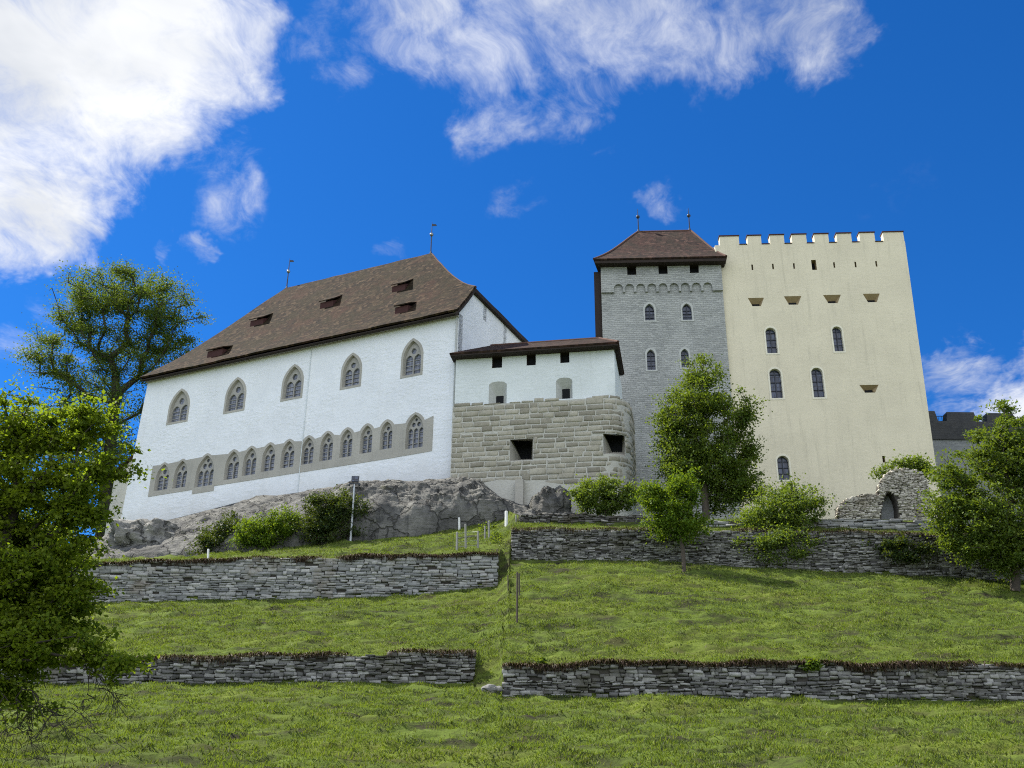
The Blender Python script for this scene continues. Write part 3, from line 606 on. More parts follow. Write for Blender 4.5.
LOW = [(155.5, 169.5, 464, 492), (174, 187.5, 460.5, 489.5), (196, 214.5, 455, 488), (225, 239.5, 451, 481), (243, 257, 447.5, 477), (262, 275.5, 444, 473), (281, 295, 440.5, 469.5),
       (301, 314.3, 437, 466), (320, 333.5, 432.5, 462.5), (340, 353, 429, 459), (360, 373, 425, 455), (380, 393, 421, 451), (405.5, 424, 414, 450)]
bandholes = []
ZL = [H.px(225, 481)[1], H.px(380, 451)[1]]
for i, (u0, u1, vt, vb) in enumerate(LOW):
    um = (u0 + u1) / 2; lo = H.px(um, vb - 2); hi = H.px(um + 1.5, vt); a0 = H.px(u1, (vt + vb) / 2)[0]; a1 = H.px(u0, (vt + vb) / 2)[0]
    big = i in (2, 12); bandholes.append(window(hall, H, 'gothic_window', (a0 + .05, a1 - .05, lo[1], hi[1] - .04), (a1 - a0) * .8, .28, 'sandstone', 3 if big else 2, 0, 'lead', k=.05))
# stone band that ties the lower windows together
zb1 = H.px(300, 472)[1]; zs1 = H.px(245, 453)[1]; aL = H.px(150, 485)[0]; aR = H.px(433, 430)[0]
out = [(aR, H.px(430, 450)[1] - .1), (H.px(392, 450)[0], H.px(392, 458)[1]), (H.px(392, 450)[0], zb1 - .05), (H.px(215, 480)[0], zb1 - .03), (H.px(215, 480)[0], zb1 - .42), (H.px(194, 480)[0], zb1 - .42), (H.px(194, 480)[0], zb1 - .06), (aL, zb1 - .08)]
topl = [(aL, zs1 + .25)]
for op in sorted(bandholes, key=lambda q: -q[0][0]):
    a0, a1 = op[0][0], op[1][0]; z0 = op[0][1]; zt = max(p[1] for p in op); o2 = arch(a0, a1, z0, zt, (a1 - a0) * .8, k=-.15)
    for p in o2:
        if p[1] > zs1 + .12 and p[0] < topl[-1][0] - .02: topl.append(p)
topl.append((aR, max(zs1 + .3, H.px(433, 416)[1])))
mb = MB(); H.slab(mb, [out + topl] + bandholes, -.05, .035); mb.build('stone_window_band', 'sandstone', hall)
mb = MB(); outline = [(0, 19.5), (H.px(112, 560)[0], 19.5), (H.px(118, 533)[0], H.px(118, 533)[1]), (L_, ZE), (0, ZE)]
H.slab(mb, [outline] + holes + bandholes, -.65, 0)
H.box(mb, L_ - .1, L_ + .05, 19.5, ZE, -HW, -.66); H.box(mb, 0, L_, 19.5, ZE, -HW - .3, -HW)
T0, TR_ = 36.0, 46.65
def rz(t_): return T0 + (TR_ - T0) * (t_ - .055 * math.sin(math.pi * t_) * (1.25 - t_))
def rw(t_): return -.7 + (HW / 2 + .7) * t_
th = next(q / 400 for q in range(400) if rz(q / 400) > 39.3)
Gp = Plane(456, 400, 68, 25, False); Gp.e = -H.n; Gp.n = -H.e; Gp.O = H.O.copy()   # the gable: a runs back from the front corner
prof = [(rw(q), rz(q) - .22) for q in np.linspace(.092, th, 8)]; gl = [(0, 19.5), (HW, 19.5), (HW, prof[0][1])] + [(HW - a, z) for a, z in prof] + prof[::-1]
sl1 = [Gp.px(484, 301), Gp.px(486.3, 320)]; sl2 = [Gp.px(504, 325), Gp.px(506, 343)]
h1 = rect(min(sl1[0][0], sl1[1][0]), max(sl1[0][0], sl1[1][0]) , 34.9, 37.6)
ga = [Gp.px(485, 310), Gp.px(505, 334)]
gh = []
for a, z in ga: gh.append(hole(hall, Gp, 'gable_slit', rect(a - .28, a + .28, z - .95, z + .95), rect(a - .25, a + .25, z - .9, z + .9), .05, 'annex'))
Gp.slab(mb, [gl] + gh, -.5, 0)
mb.build('wall', 'white', hall)
def grid(mb, rowsP, uvrow):
    n = len(rowsP[0]); b = [p for r_ in rowsP for p in r_]; Fs = [(j * n + i, j * n + i + 1, (j + 1) * n + i + 1, (j + 1) * n + i) for j in range(len(rowsP) - 1) for i in range(n - 1)]
    mb.add(b, Fs, [q for r_ in uvrow for q in r_])
def wobble(p, k=.05):
    q = Vector(p); return (p[0], p[1], p[2] + k * mnoise.fractal(q * .45, .9, 2.0, 3))
aRt = lambda t_: -.25 if t_ < th else -.25 + 6.85 * ((t_ - th) / (1 - th)) ** .82
aLt = lambda t_: L_ + .2 + (21.7 - L_ - .2) * t_
rb = MB(); NTT = 28; NU = 90; ts = sorted(set(list(np.linspace(0, 1, NTT)) + [th])); sl_len = math.hypot(HW / 2 + .7, TR_ - T0)
for side in (0, 1):
    rp, ru = [], []
    for t_ in ts:
        w = rw(t_) if side == 0 else HW - rw(t_); row, ur = [], []
        for i in range(NU + 1):
            a = aRt(t_) + (aLt(t_) - aRt(t_)) * i / NU; row.append(wobble(H.pt(a, rz(t_), -w))); ur.append((a + side * 50, t_ * sl_len))
        rp.append(row); ru.append(ur)
    grid(rb, rp, ru)
for (tt, fn, o_) in ((ts, aLt, 100), ([q for q in ts if q >= th], aRt, 160)):
    rp, ru = [], []
    for t_ in tt:
        row, ur = [], []
        for i in range(31):
            w = rw(t_) + (HW - 2 * rw(t_)) * i / 30; row.append(wobble(H.pt(fn(t_), rz(t_), -w))); ur.append((w + o_, t_ * sl_len))
        rp.append(row); ru.append(ur)
    grid(rb, rp, ru)
roof = rb.build('roof', 'rooftile', hall)
md = roof.modifiers.new('thick', 'SOLIDIFY'); md.thickness = .15; md.offset = 1 if False else -1
rt_ = MB()
rt_.tube([np.array(wobble(H.pt(a, TR_ + .05, -HW / 2))) for a in np.linspace(aRt(1), aLt(1), 40)], .13, 7)
rt_.tube([np.array(wobble(H.pt(aLt(q), rz(q) + .04, -rw(q)))) for q in np.linspace(0.01, 1, 20)], .12, 7)
rt_.tube([np.array(wobble(H.pt(aRt(q), rz(q) + .04, -rw(q)))) for q in np.linspace(th, 1, 14)], .12, 7)
rt_.build('ridge_tiles', 'ridgetile', roof)
eb = MB(); H.box(eb, -.02, L_ + .05, ZE - .40, ZE - .14, .004, .14); eb.build('eaves_cornice', 'sandstone', hall); eb = MB(); H.box(eb, -.22, L_ + .15, T0 - .15, T0 - .07, .35, .66); eb.build('eaves_board', 'darkwood', hall)
vb = MB()
for s_ in (0, 1):
    for q in range(7):
        t0_, t1_ = th * q / 7, th * (q + 1) / 7
        w0, w1 = (rw(t0_), rw(t1_)) if s_ == 0 else (HW - rw(t0_), HW - rw(t1_))
        vb.hexa([H.pt(-.28, rz(t0_) - .30, -w0), H.pt(-.28, rz(t1_) - .30, -w1), H.pt(-.10, rz(t1_) - .30, -w1), H.pt(-.10, rz(t0_) - .30, -w0), H.pt(-.28, rz(t0_) - .03, -w0), H.pt(-.28, rz(t1_) - .03, -w1), H.pt(-.10, rz(t1_) - .03, -w1), H.pt(-.10, rz(t0_) - .03, -w0)])
vb.hexa([H.pt(-.30, rz(th) - .40, -rw(th) + .1), H.pt(-.30, rz(th) - .40, -HW + rw(th) - .1), H.pt(.0, rz(th) - .40, -HW + rw(th) - .1), H.pt(.0, rz(th) - .40, -rw(th) + .1), H.pt(-.30, rz(th) - .06, -rw(th) + .1), H.pt(-.30, rz(th) - .06, -HW + rw(th) - .1), H.pt(.0, rz(th) - .0, -HW + rw(th) - .1), H.pt(.0, rz(th) - .0, -rw(th) + .1)])
vb.build('verge_boards', 'darkwood', hall)
# roof hatches on the front slope
def slope_hit(u, v):
    r_ = ray(u, v); best = None
    for q in np.linspace(0.02, .98, 240):
        o = H.O - H.n * rw(q); p = r_ * (o @ H.n) / (r_ @ H.n)
        e = p[2] - rz(q)
        if best is None or abs(e) < best[0]: best = (abs(e), q, (p - H.O) @ H.e)
    return best[1], best[2]
for (u0, u1, v0, v1) in [(207, 229, 349, 360), (250, 270, 320, 329), (320, 340, 302, 311), (392, 412, 285, 295), (395, 415, 307, 316.5)]:
    t_, a1 = slope_hit(u0, v1); _, a0 = slope_hit(u1 - 6.5, v1 - 3.5); dt = .085; t2 = t_ + dt
    d = MB(); n0 = .50; fw_ = -rw(t_)
    d.hexa([H.pt(a1, rz(t_) - .1, fw_ + .05), H.pt(a0, rz(t_) - .1, fw_ + .05), H.pt(a0, rz(t2) - .1, -rw(t2)), H.pt(a1, rz(t2) - .1, -rw(t2)), H.pt(a1, rz(t_) + .75, fw_ + .05), H.pt(a0, rz(t_) + .75, fw_ + .05), H.pt(a0, rz(t2) + .1, -rw(t2)), H.pt(a1, rz(t2) + .1, -rw(t2))])
    o = d.build('roof_hatch', 'hatch', hall); c = MB(); t3 = t_ + .15
    z0 = rz(t_) + .76; c.add([H.pt(a1 + .05, z0, fw_ + .20), H.pt(a0 - .12, z0, fw_ + .20), H.pt(a0 - .12, rz(t3) + .05, -rw(t3)), H.pt(a1 + .12, rz(t3) + .05, -rw(t3)), H.pt(a1 + .05, z0 + .10, fw_ + .20), H.pt(a0 - .12, z0 + .10, fw_ + .20), H.pt(a0 - .12, rz(t3) + .16, -rw(t3)), H.pt(a1 + .12, rz(t3) + .16, -rw(t3))],
        [(0, 3, 2, 1), (4, 5, 6, 7), (0, 1, 5, 4), (1, 2, 6, 5), (2, 3, 7, 6), (3, 0, 4, 7)], [(a1, 0), (a0, 0), (a0, 1.2), (a1, 1.2)] * 2); c.build('hatch_roof', 'rooftile', o)
spire(hall, H.pt(aRt(1) + .1, TR_, -HW / 2), 3.3, .62); spire(hall, H.pt(aLt(1) - .1, TR_, -HW / 2), 3.3, .58)
pp = MB(); a = H.px(305, 420)[0]; pp.tube([H.pt(a, ZE - .1, .06), H.pt(a, 25.5, .06), H.pt(a, 23.6, .06)], .028, 6); pp.build('downpipe', 'annex', hall); pp = MB(); a2 = .12; pp.tube([H.pt(a2, ZE - .1, .09), H.pt(a2, 23.4, .09)], .07, 8); pp.build('downpipe', 'pale_stone', hall)
# low whitewashed end wing left of the hall
wing = thing('end_wing', H.pt(L_ + 1.5, 20, -4), 'low grey white lean-to wing at the left end of the hall behind tree leaves', 'castle building')
wb = MB(); H.box(wb, L_ + .1, L_ + 3.2, 19, 28.6, -7, -1.2); wb.build('wall', 'mortar', wing)
wr = MB(); wr.add([H.pt(L_ + .12, 30.6, -.9), H.pt(L_ + 3.6, 28.3, -.9), H.pt(L_ + 3.6, 28.3, -7.3), H.pt(L_ + .12, 30.6, -7.3), H.pt(L_ + .12, 30.8, -.9), H.pt(L_ + 3.6, 28.5, -.9), H.pt(L_ + 3.6, 28.5, -7.3), H.pt(L_ + .12, 30.8, -7.3)], [(0, 3, 2, 1), (4, 5, 6, 7), (0, 1, 5, 4), (1, 2, 6, 5), (2, 3, 7, 6), (3, 0, 4, 7)], [(0, 0), (3.6, 0), (3.6, 6), (0, 6)] * 2); wr.build('roof', 'rooftile', wing)
wg = MB(); H.slab(wg, [[(L_ + .12, 28.6), (L_ + 3.2, 28.6), (L_ + .12, 30.55)]], -7, -1.2); wg.build('gable_infill', 'mortar', wing)

# ------------------------------------------------------------------ low white wing above the bastion
annex = thing('castle_wing', A.pt(5.5, 20, -3), 'small white castle wing with thin dark roof, standing above the round cornered bastion', 'castle building')
AR = A.px(615, 380)[0]; zA = 32.35; ops = []
for (u0, u1, v0, v1) in [(492.3, 502, 354, 367.5), (526.7, 535.8, 351, 365), (560.2, 569.4, 349, 362.5)]:
    a0, z1 = A.px(u0, v0); a1, z0 = A.px(u1, v1); z1 = zA - .16
    ops.append(hole(annex, A, 'hatch_window', rect(a0, a1, z0, z1), rect(a0 + .06, a1 - .06, z0 + .05, z1 - .02), .4, 'darkwood'))
for (u0, u1, v0, v1) in [(489, 506.5, 382, 404), (556, 572.5, 378, 397)]:
    a0, z1 = A.px(u0, v0); a1, z0 = A.px(u1, v1); op = arch(a0, a1, z0 - .1, z1, .02 + (a1 - a0) * .5, 6)
    op = [(a0, z0 - .1), (a1, z0 - .1), (a1, z1 - .22), (a1 - .2, z1 - .05), ((a0 + a1) / 2, z1), (a0 + .2, z1 - .05), (a0, z1 - .22)]
    c = a0 + (a1 - a0) * .56; q = .27; inn = [(c - q, z0 - .1), (c + q, z0 - .1), (c + q, z0 + .80), (c + q - .05, z0 + .84), (c, z0 + .84), (c - q + .05, z0 + .84), (c - q, z0 + .80)]
    ops.append(hole(annex, A, 'embrasure', op, inn, .45, 'pale_stone'))
mb = MB(); zlow = 27.6
A.slab(mb, [rect(.05, AR, zlow, zA)] + ops, -.45, 0)
A.box(mb, AR - .4, AR + .03, zlow, zA, -7, -.46); A.box(mb, .05, AR - .42, zlow, zA, -7, -6.6); mb.build('wall', 'annex', annex)
ab = MB(); e0, e1, ov = -.25, AR + .35, .75; z0 = zA - .02; rg = z0 + 2.2; wr_ = 2.9
def apan(ptsl):
    Vt = [A.pt(*p) for p in ptsl]; ab.add(Vt, [list(range(len(Vt)))], [(p[0] + p[2], (p[1] - z0) * 2 + p[2] * .1) for p in ptsl])
apan([(e0, z0, ov), (e1, z0, ov), (e1 - 1.6, rg, -wr_), (e0 + 2.2, rg, -wr_)]); apan([(e1, z0, ov), (e1, z0, -4.6), (e1 - 1.6, rg, -wr_)]); apan([(e1, z0, -4.6), (e0, z0, -4.6), (e0 + 2.2, rg, -wr_), (e1 - 1.6, rg, -wr_)]); apan([(e0, z0, -4.6), (e0, z0, ov), (e0 + 2.2, rg, -wr_)])
ro = ab.build('roof', 'towertile', annex); md = ro.modifiers.new('thick', 'SOLIDIFY'); md.thickness = .14; md.offset = 0
fb = MB(); A.box(fb, e0 + .03, e1 - .03, z0 - .15, z0 - .06, -4.4, ov - .05); fb.build('eaves_boards', 'darkwood', annex)
rl = MB(); rl.tube([A.pt(e0 + 2.2, rg + .05, -wr_), A.pt(e1 - 1.6, rg + .05, -wr_)], .12, 7); rl.tube([A.pt(e1, z0 + .07, ov), A.pt(e1 - 1.6, rg + .05, -wr_)], .10, 7); rl.build('ridge_tiles', 'ridgetile', ro)

# ------------------------------------------------------------------ stone bastion
bast = thing('bastion', A.pt(6, 20, 0), 'rusticated sandstone bastion with rounded right corner and two gun ports', 'bastion')
BF = .35; rad = 1.75; aE = A.px(630, 420)[0]; s_st = aE - rad; s_arc = rad * math.pi / 2; s_tot = s_st + s_arc + 3.5
def bpt(s, z, d=0.0):
    if s <= s_st: return A.pt(s, z, BF + d)
    if s <= s_st + s_arc:
        th_ = (s - s_st) / rad; return A.pt(s_st + (rad + d) * math.sin(th_), z, BF - rad + (rad + d) * math.cos(th_))
    return A.pt(aE + d, z, BF - rad - (s - s_st - s_arc))
def s_of(u, v):
    a = A.px(u, v, BF)[0]
    return a if a <= s_st else s_st + rad * math.asin(min(.999, (a - s_st) / rad))
emb = []
for (u0, u1, v0, v1) in [(510, 533, 439, 460.5), (603, 624, 433, 453.5)]:
    emb.append((s_of(u0, v0), s_of(u1, v0), A.px((u0 + u1) / 2, v1, BF)[1], A.px((u0 + u1) / 2, v0, BF)[1]))
zBt = lambda s: 28.50 + (.10 * math.sin(s * 1.3) + .05); zBb = 20.0
sg = sorted(set([0] + list(np.linspace(0, s_st, 20)) + list(np.linspace(s_st, s_st + s_arc, 12)) + [s_tot] + [e[0] for e in emb] + [e[1] for e in emb]))
zg = sorted(set(list(np.linspace(zBb, 28.45, 14)) + [e[2] for e in emb] + [e[3] for e in emb])); mb = MB()
for i in range(len(sg) - 1):
    for j in range(len(zg) - 1):
        sm, zm = (sg[i] + sg[i + 1]) / 2, (zg[j] + zg[j + 1]) / 2
        if any(e[0] < sm < e[1] and e[2] < zm < e[3] for e in emb): continue
        mb.add([bpt(sg[i], zg[j]), bpt(sg[i + 1], zg[j]), bpt(sg[i + 1], zg[j + 1]), bpt(sg[i], zg[j + 1])], [(0, 1, 2, 3)])
mb.add([bpt(s, 28.45) for s in sg] + [A.pt(aE, 28.45, -6), A.pt(0, 28.45, -6)], [list(range(len(sg) + 2))])
A.box(mb, 0, .1, zBb, 28.4, -5, BF - .02)
mb.build('wall', 'mortar', bast)
V, Fc = stones(bpt, 0.02, s_tot - .1, lambda s: 22.2 + .5 * math.sin(s * .8), zBt, (.33, .43), (.55, 1.25), (.025, .08), .05, 5,
               None, .02, 0, .042, clip=emb)
mesh('stone_blocks', V, Fc, 'block', bast)
for k, e in enumerate(emb):
    O_ = [bpt(e[0], e[2]), bpt(e[1], e[2]), bpt(e[1], e[3]), bpt(e[0], e[3])]
    I_ = [A.pt(*A.px(u_, v_, BF - 1.7), BF - 1.7) for u_, v_ in (((521, 459), (531.5, 459), (532, 441), (513, 441)) if k == 0 else ((612, 452), (622, 452), (623, 435), (605, 435)))]
    m2 = MB(); m2.add(O_ + I_, [(i, (i + 1) % 4, 4 + (i + 1) % 4, 4 + i) for i in range(4)]); o = m2.build('gun_port', 'sandstone', bast)
    m3 = MB(); m3.add(I_, [(0, 1, 2, 3)]); m3.build('dark_opening', 'dark', o)  # near-black sheet, enlarged so its colour also stands for the ceiling's shade
# lime washed patch where the bastion meets the rock
mb = MB()
A.slab(mb, [[A.px(*p, BF) for p in ((468, 492), (480, 484), (500, 480), (540, 482), (575, 486), (590, 530), (480, 530))]], BF - .3, BF + .10); mb.build('lime_footing', 'mortar', bast)
bt = MB(); A.box(bt, A.px(516.5, 500, BF)[0], A.px(524.5, 500, BF)[0], 19.5, A.px(520, 482, BF)[1], BF, BF + .55); bt.build('buttress', 'sandstone', bast)

# ------------------------------------------------------------------ grey tower
GT = Plane(604.5, 400, 75.2, 3.5)
gt = thing('grey_tower', GT.pt(5, 18, -4), 'square grey masonry tower with hipped red brown roof and round arched frieze', 'tower')
gR = GT.px(726, 330)[0]; gE = GT.px(660, 264.5)[1] - .05; dpt = 8.5; skew = .95
zF = GT.px(660, 292)[1]; goph = []
for (u0, u1, v0, v1, lo) in [(645, 654.3, 304.3, 320, 0), (682.3, 691.8, 304, 319.5, 0), (647, 655.3, 350, 369.5, 0), (681, 689, 349.5, 367, 0)]:
    a0, z1 = GT.px(u0, v0); a1, z0 = GT.px(u1, v1); goph.append(window(gt, GT, 'lancet_window', (a0 - .04, a1 + .04, z0 - .04, z1 + .04), (a1 - a0) * .85, .22, 'pale_stone', 0, .13, k=.01))
mb = MB(); GT.slab(mb, [rect(0, gR, 17, zF + 1.4)] + goph, -.6, 0)
P4 = [GT.pt(0, 17, -.6), GT.pt(skew, 17, -dpt), GT.pt(gR, 17, -dpt), GT.pt(gR, 17, -.6)]; Q4 = [p + np.array((0, 0, gE - 17)) for p in P4]
mb.add(P4 + Q4, [(0, 1, 5, 4), (1, 2, 6, 5), (2, 3, 7, 6)], [(0, 17), (8, 17), (18, 17), (26, 17), (0, gE), (8, gE), (18, gE), (26, gE)])
mb.build('wall', 'greywall', gt)
topw = []
for (u0, u1, v0, v1) in [(626.8, 636.3, 262, 274.7), (658, 667.7, 261.5, 273.8), (689.2, 699, 261, 272.8)]:
    a0, _ = GT.px(u0, v0, .2); a1, z0 = GT.px(u1, v1, .2)
    T2 = Plane(604.5, 400, 75.2, 3.5, shift=.2); topw.append(hole(gt, T2, 'hatch_window', rect(a0, a1, z0, gE - .12), rect(a0 + .03, a1 - .03, z0 + .03, gE - .14), .5, 'darkwood'))
a_first = GT.px(613, 290, .2)[0]; a_last = GT.px(713.5, 288, .2)[0]; pitch = (a_last - a_first) / 9; low = [(-.0, zF - .05)]
za = GT.px(660, 283.2, .2)[1]
for i in range(9):
    c0 = a_first + pitch * i + .09; c1 = c0 + pitch - .18; r_ = (c1 - c0) / 2
    low.append((c0, zF - .05)); low += [((c0 + c1) / 2 - r_ * math.cos(math.pi * q / 8), za - r_ + r_ * math.sin(math.pi * q / 8)) for q in range(9)]; low.append((c1, zF - .05))
low.append((gR, zF - .05)); fr = low + [(gR, gE), (0, gE)]
mb = MB(); GT.slab(mb, [fr] + topw, -.02, .2); mb.build('arched_frieze', 'greywall', gt)
mb = MB()
def roof4(mb, pl, E, zE, RG, zr, n=10, flare=.06, k=.03):
    """hipped roof: E four eave corners (a, d), RG two ridge ends"""
    sides = [(E[0], E[1], RG[0], RG[1]), (E[1], E[2], RG[1], RG[1]), (E[2], E[3], RG[1], RG[0]), (E[3], E[0], RG[0], RG[0])]
    for i, (p0, p1, r0, r1) in enumerate(sides):
        rp, ru = [], []
        for j in range(n + 1):
            f = j / n; z = zE + (zr - zE) * (f - flare * math.sin(math.pi * f) * (1.2 - f)); row, ur = [], []
            for q in range(21):
                g = q / 20; a = (p0[0] + (r0[0] - p0[0]) * f) * (1 - g) + (p1[0] + (r1[0] - p1[0]) * f) * g; d = (p0[1] + (r0[1] - p0[1]) * f) * (1 - g) + (p1[1] + (r1[1] - p1[1]) * f) * g
                row.append(wobble(pl.pt(a, z, d), k)); ur.append(((a if i % 2 == 0 else d) + i * 40, f * 7))
            rp.append(row); ru.append(ur)
        grid(mb, rp, ru)
zEv = GT.px(660, 258.5, .9)[1]; eL = GT.px(594, 263, .9)[0]; eRr = GT.px(726.3, 258.5, .9)[0]
rY = -4.2; r0 = GT.px(637.5, 232.5, rY); r1 = GT.px(691, 231.8, rY); Ecor = [(eL, .95), (eRr, .95), (eRr + .2, -dpt - .8), (eL + skew + 1.2, -dpt - .8)]
roof4(mb, GT, Ecor, zEv, [(r0[0], rY), (r1[0], rY)], (r0[1] + r1[1]) / 2)
ro = mb.build('roof', 'towertile', gt); md = ro.modifiers.new('thick', 'SOLIDIFY'); md.thickness = .16; md.offset = 0
mb = MB(); c4 = [GT.pt(a, zEv - .32, d) for a, d in [(eL + .05, .88), (eRr - .05, .88), (eRr, -dpt - .7), (eL + skew + 1.2, -dpt - .7)]]; mb.hexa(c4 + [p + np.array((0, 0, .24)) for p in c4]); mb.build('eaves_boards', 'darkwood', gt)
rt_ = MB(); zr = (r0[1] + r1[1]) / 2; rt_.tube([GT.pt(r0[0], zr + .05, rY), GT.pt(r1[0], zr + .05, rY)], .13, 7)
for (c, r_) in ((Ecor[0], (r0[0], rY)), (Ecor[1], (r1[0], rY))):
    rt_.tube([GT.pt(c[0] + (r_[0] - c[0]) * f, zEv + (zr - zEv) * (f - .06 * math.sin(math.pi * f) * (1.2 - f)) + .06, c[1] + (r_[1] - c[1]) * f) for f in np.linspace(0, 1, 11)], .11, 7)
rt_.build('ridge_tiles', 'ridgetile', ro)
spire(gt, GT.pt(r0[0] + .1, zr, rY), 2.5, .66, False, 'iron'); spire(gt, GT.pt(r1[0] - .1, zr, rY), 2.5, .66, False, 'iron')
mb = MB(); a0 = GT.px(594.5, 300, -.3)[0]; c4 = [GT.pt(a0, 28.5, -.2), GT.pt(-.01, 28.5, -.2), GT.pt(.1, 28.5, -1.4), GT.pt(a0 + .1, 28.5, -1.4)]; mb.hexa(c4 + [p + np.array((0, 0, zEv - .5 - 28.5)) for p in c4]); mb.build('timber_shaft', 'darkwood', gt)

# ------------------------------------------------------------------ pale yellow tower
YT = Plane(604.5, 400, 75.2, 3.5, shift=-.22)
yt = thing('yellow_tower', YT.pt(18, 18, -5), 'tall pale yellow castle tower with crenellated top', 'tower')
y0 = YT.px(725, 330)[0] - .25; zP = YT.px(800, 243.5)[1]; yTR = YT.px(904.3, 238)[0]; yBR = YT.px(936.5, 470); yd = 12
oy = []
for (u0, u1, v0, v1) in [(765.3, 777.6, 328.2, 352.8), (832, 844, 327, 351), (769.2, 783, 369.2, 397.8), (811, 825, 368.2, 397), (777, 790.2, 456.2, 479.5)]:
    a0, z1 = YT.px(u0, v0); a1, z0 = YT.px(u1, v1); oy.append(window(yt, YT, 'arched_window', (a0 - .03, a1 + .03, z0 - .03, z1 + .03), (a1 - a0) * .5, .26, 'yellow', 0, .13, surmat='surround', k=.01))
for (u, v) in [(752.3, 267.3), (773, 266.5), (794, 266), (834.2, 265), (855.5, 264.5), (876.3, 263.8)]:
    a, z = YT.px(u, v); oy.append(hole(yt, YT, 'arrow_slit', rect(a - .065, a + .065, z - .26, z + .26), rect(a - .05, a + .05, z - .24, z + .24), .35, 'lining'))
for (u0, u1, v0, v1) in [(811, 817, 260, 269.8), (882, 885.5, 456, 462.5)]:
    a0, z1 = YT.px(u0, v0); a1, z0 = YT.px(u1, v1); oy.append(hole(yt, YT, 'square_hole', rect(a0, a1, z0, z1), inset(rect(a0, a1, z0, z1), .92), .5, 'lining'))
for (u0, u1, v0, v1) in [(747.8, 764.8, 298, 306), (783.8, 802.3, 296.3, 304.5), (823, 842, 295, 303), (862.7, 881, 293.8, 302), (859.3, 879.8, 385, 392.5)]:
    a0, z1 = YT.px(u0, v0); a1, z0 = YT.px(u1, v1); w_ = a1 - a0; op = [(a0 + w_ * .24, z0), (a1 - w_ * .24, z0), (a1, z1), (a0, z1)]
    cx = (a0 + a1) / 2; inn = [(cx - .30, z0 + .02), (cx + .30, z0 + .02), (cx + .30, z0 + .36), (cx - .30, z0 + .36)]
    oy.append(hole(yt, YT, 'gun_port', op, inn, .34, 'lining'))
mb = MB(); YT.slab(mb, [[(y0, 17), (yBR[0] + .05, 17), yBR, (yTR, zP), (y0, zP)]] + oy, -.7, 0)
P4 = [YT.pt(y0, 17, -.7), YT.pt(y0, 17, -yd), YT.pt(yBR[0], 17, -yd), YT.pt(yBR[0], 17, -.7)]; Q4 = [YT.pt(y0, zP, -.7), YT.pt(y0, zP, -yd), YT.pt(yTR, zP, -yd), YT.pt(yTR, zP, -.7)]
mb.add(P4 + Q4, [(0, 1, 5, 4), (1, 2, 6, 5), (2, 3, 7, 6)]); mb.add([p - np.array((0, 0, 1.6)) for p in Q4], [(0, 1, 2, 3)])
mb.build('wall', 'yellow', yt)
GAPS = [(739, 747.5), (761.2, 770), (784.2, 792), (806.6, 814.5), (828.8, 837), (851.8, 860), (875.2, 883.8)]
for u0, u1 in GAPS: c = MB(); YT.box(c, YT.px(u0, 243)[0] + .02, YT.px(u1, 243)[0] - .02, zP + .004, zP + .07, -.70, .06); c.build('cap_tiles', 'hatch', yt)
for (u0, u1, vt) in [(719.6, 739, 236.6), (747.5, 761.2, 236), (770, 784.2, 235.3), (792, 806.6, 234.8), (814.5, 828.8, 234.3), (837, 851.8, 233.7), (860, 875.2, 233), (883.8, 904.3, 232.4)]:
    a0 = YT.px(u0, 240)[0]; a1 = YT.px(u1, 240)[0]; z1 = YT.px(u0, vt)[1]
    q = MB(); YT.box(q, a0, a1, zP + .0, z1, -.62, 0.0); o = q.build('merlon', 'yellow', yt)
    c = MB(); YT.box(c, a0 - .05, a1 + .05, z1 + .002, z1 + .09, -.70, .07); c.build('cap_tiles', 'hatch', o)
for k in range(7):
    d0 = -1.9 - k * 1.5
    for (a0, a1) in ((y0, y0 + .6), (yTR - .6, yTR)): pb = MB(); YT.box(pb, a0, a1, zP + .002, zP + .95, d0 - .95, d0); pb.build('merlon', 'yellow', yt)
pb = MB(); YT.box(pb, y0 + .61, yTR - .61, zP - 1.5, zP + .95, -yd, -yd + .6); pb.build('rear_parapet', 'yellow', yt)

# ------------------------------------------------------------------ battlement at the far right, ruined arch
CW = Plane(935, 430, 80, 0)
cw = thing('curtain_wall', CW.pt(5, 18, -1), 'dark battlemented curtain wall right of the yellow tower', 'castle wall')
zm = CW.px(950, 440)[1]; zg_ = CW.px(940, 421.5)[1]; a0 = CW.px(925, 430)[0]; a1 = CW.px(1130, 430)[0]
mb = MB(); CW.box(mb, a0, a1, 17, zm, -1.2, 0); mb.build('wall', 'curtain', cw); mb = MB(); CW.box(mb, a0, a1, zm + .002, zg_, -1.0, .12); mb.build('parapet', 'parapet', cw)
for (u0, u1, vt) in [(925, 936, 411), (945, 975, 412), (985, 1014, 413), (1024, 1054, 414), (1064, 1094, 414)]:
    q0 = CW.px(u0, vt); q1 = CW.px(u1, vt); z1 = q0[1]; q = MB(); c_ = .25
    q.hexa([CW.pt(q0[0], zg_ + .002, -.9), CW.pt(q1[0], zg_ + .002, -.9), CW.pt(q1[0], zg_ + .002, .118), CW.pt(q0[0], zg_ + .002, .118), CW.pt(q0[0] + c_ * .5, z1, -.8), CW.pt(q1[0] - c_ * .5, z1, -.8), CW.pt(q1[0] - c_ * .5, z1, .02), CW.pt(q0[0] + c_ * .5, z1, .02)]); q.build('merlon', 'parapet', cw)
rl = MB(); zr_ = CW.px(940, 412)[1]
rl.tube([CW.pt(a0, zr_, -.95), CW.pt(a1, zr_, -.95)], .025, 5)
for a in np.arange(a0, a1, .28): rl.tube([CW.pt(a, zg_ - .2, -.95), CW.pt(a, zr_, -.95)], .016, 4)
rl.build('railing', 'iron', cw)
RU = Plane(890, 500, 62.5, 2)
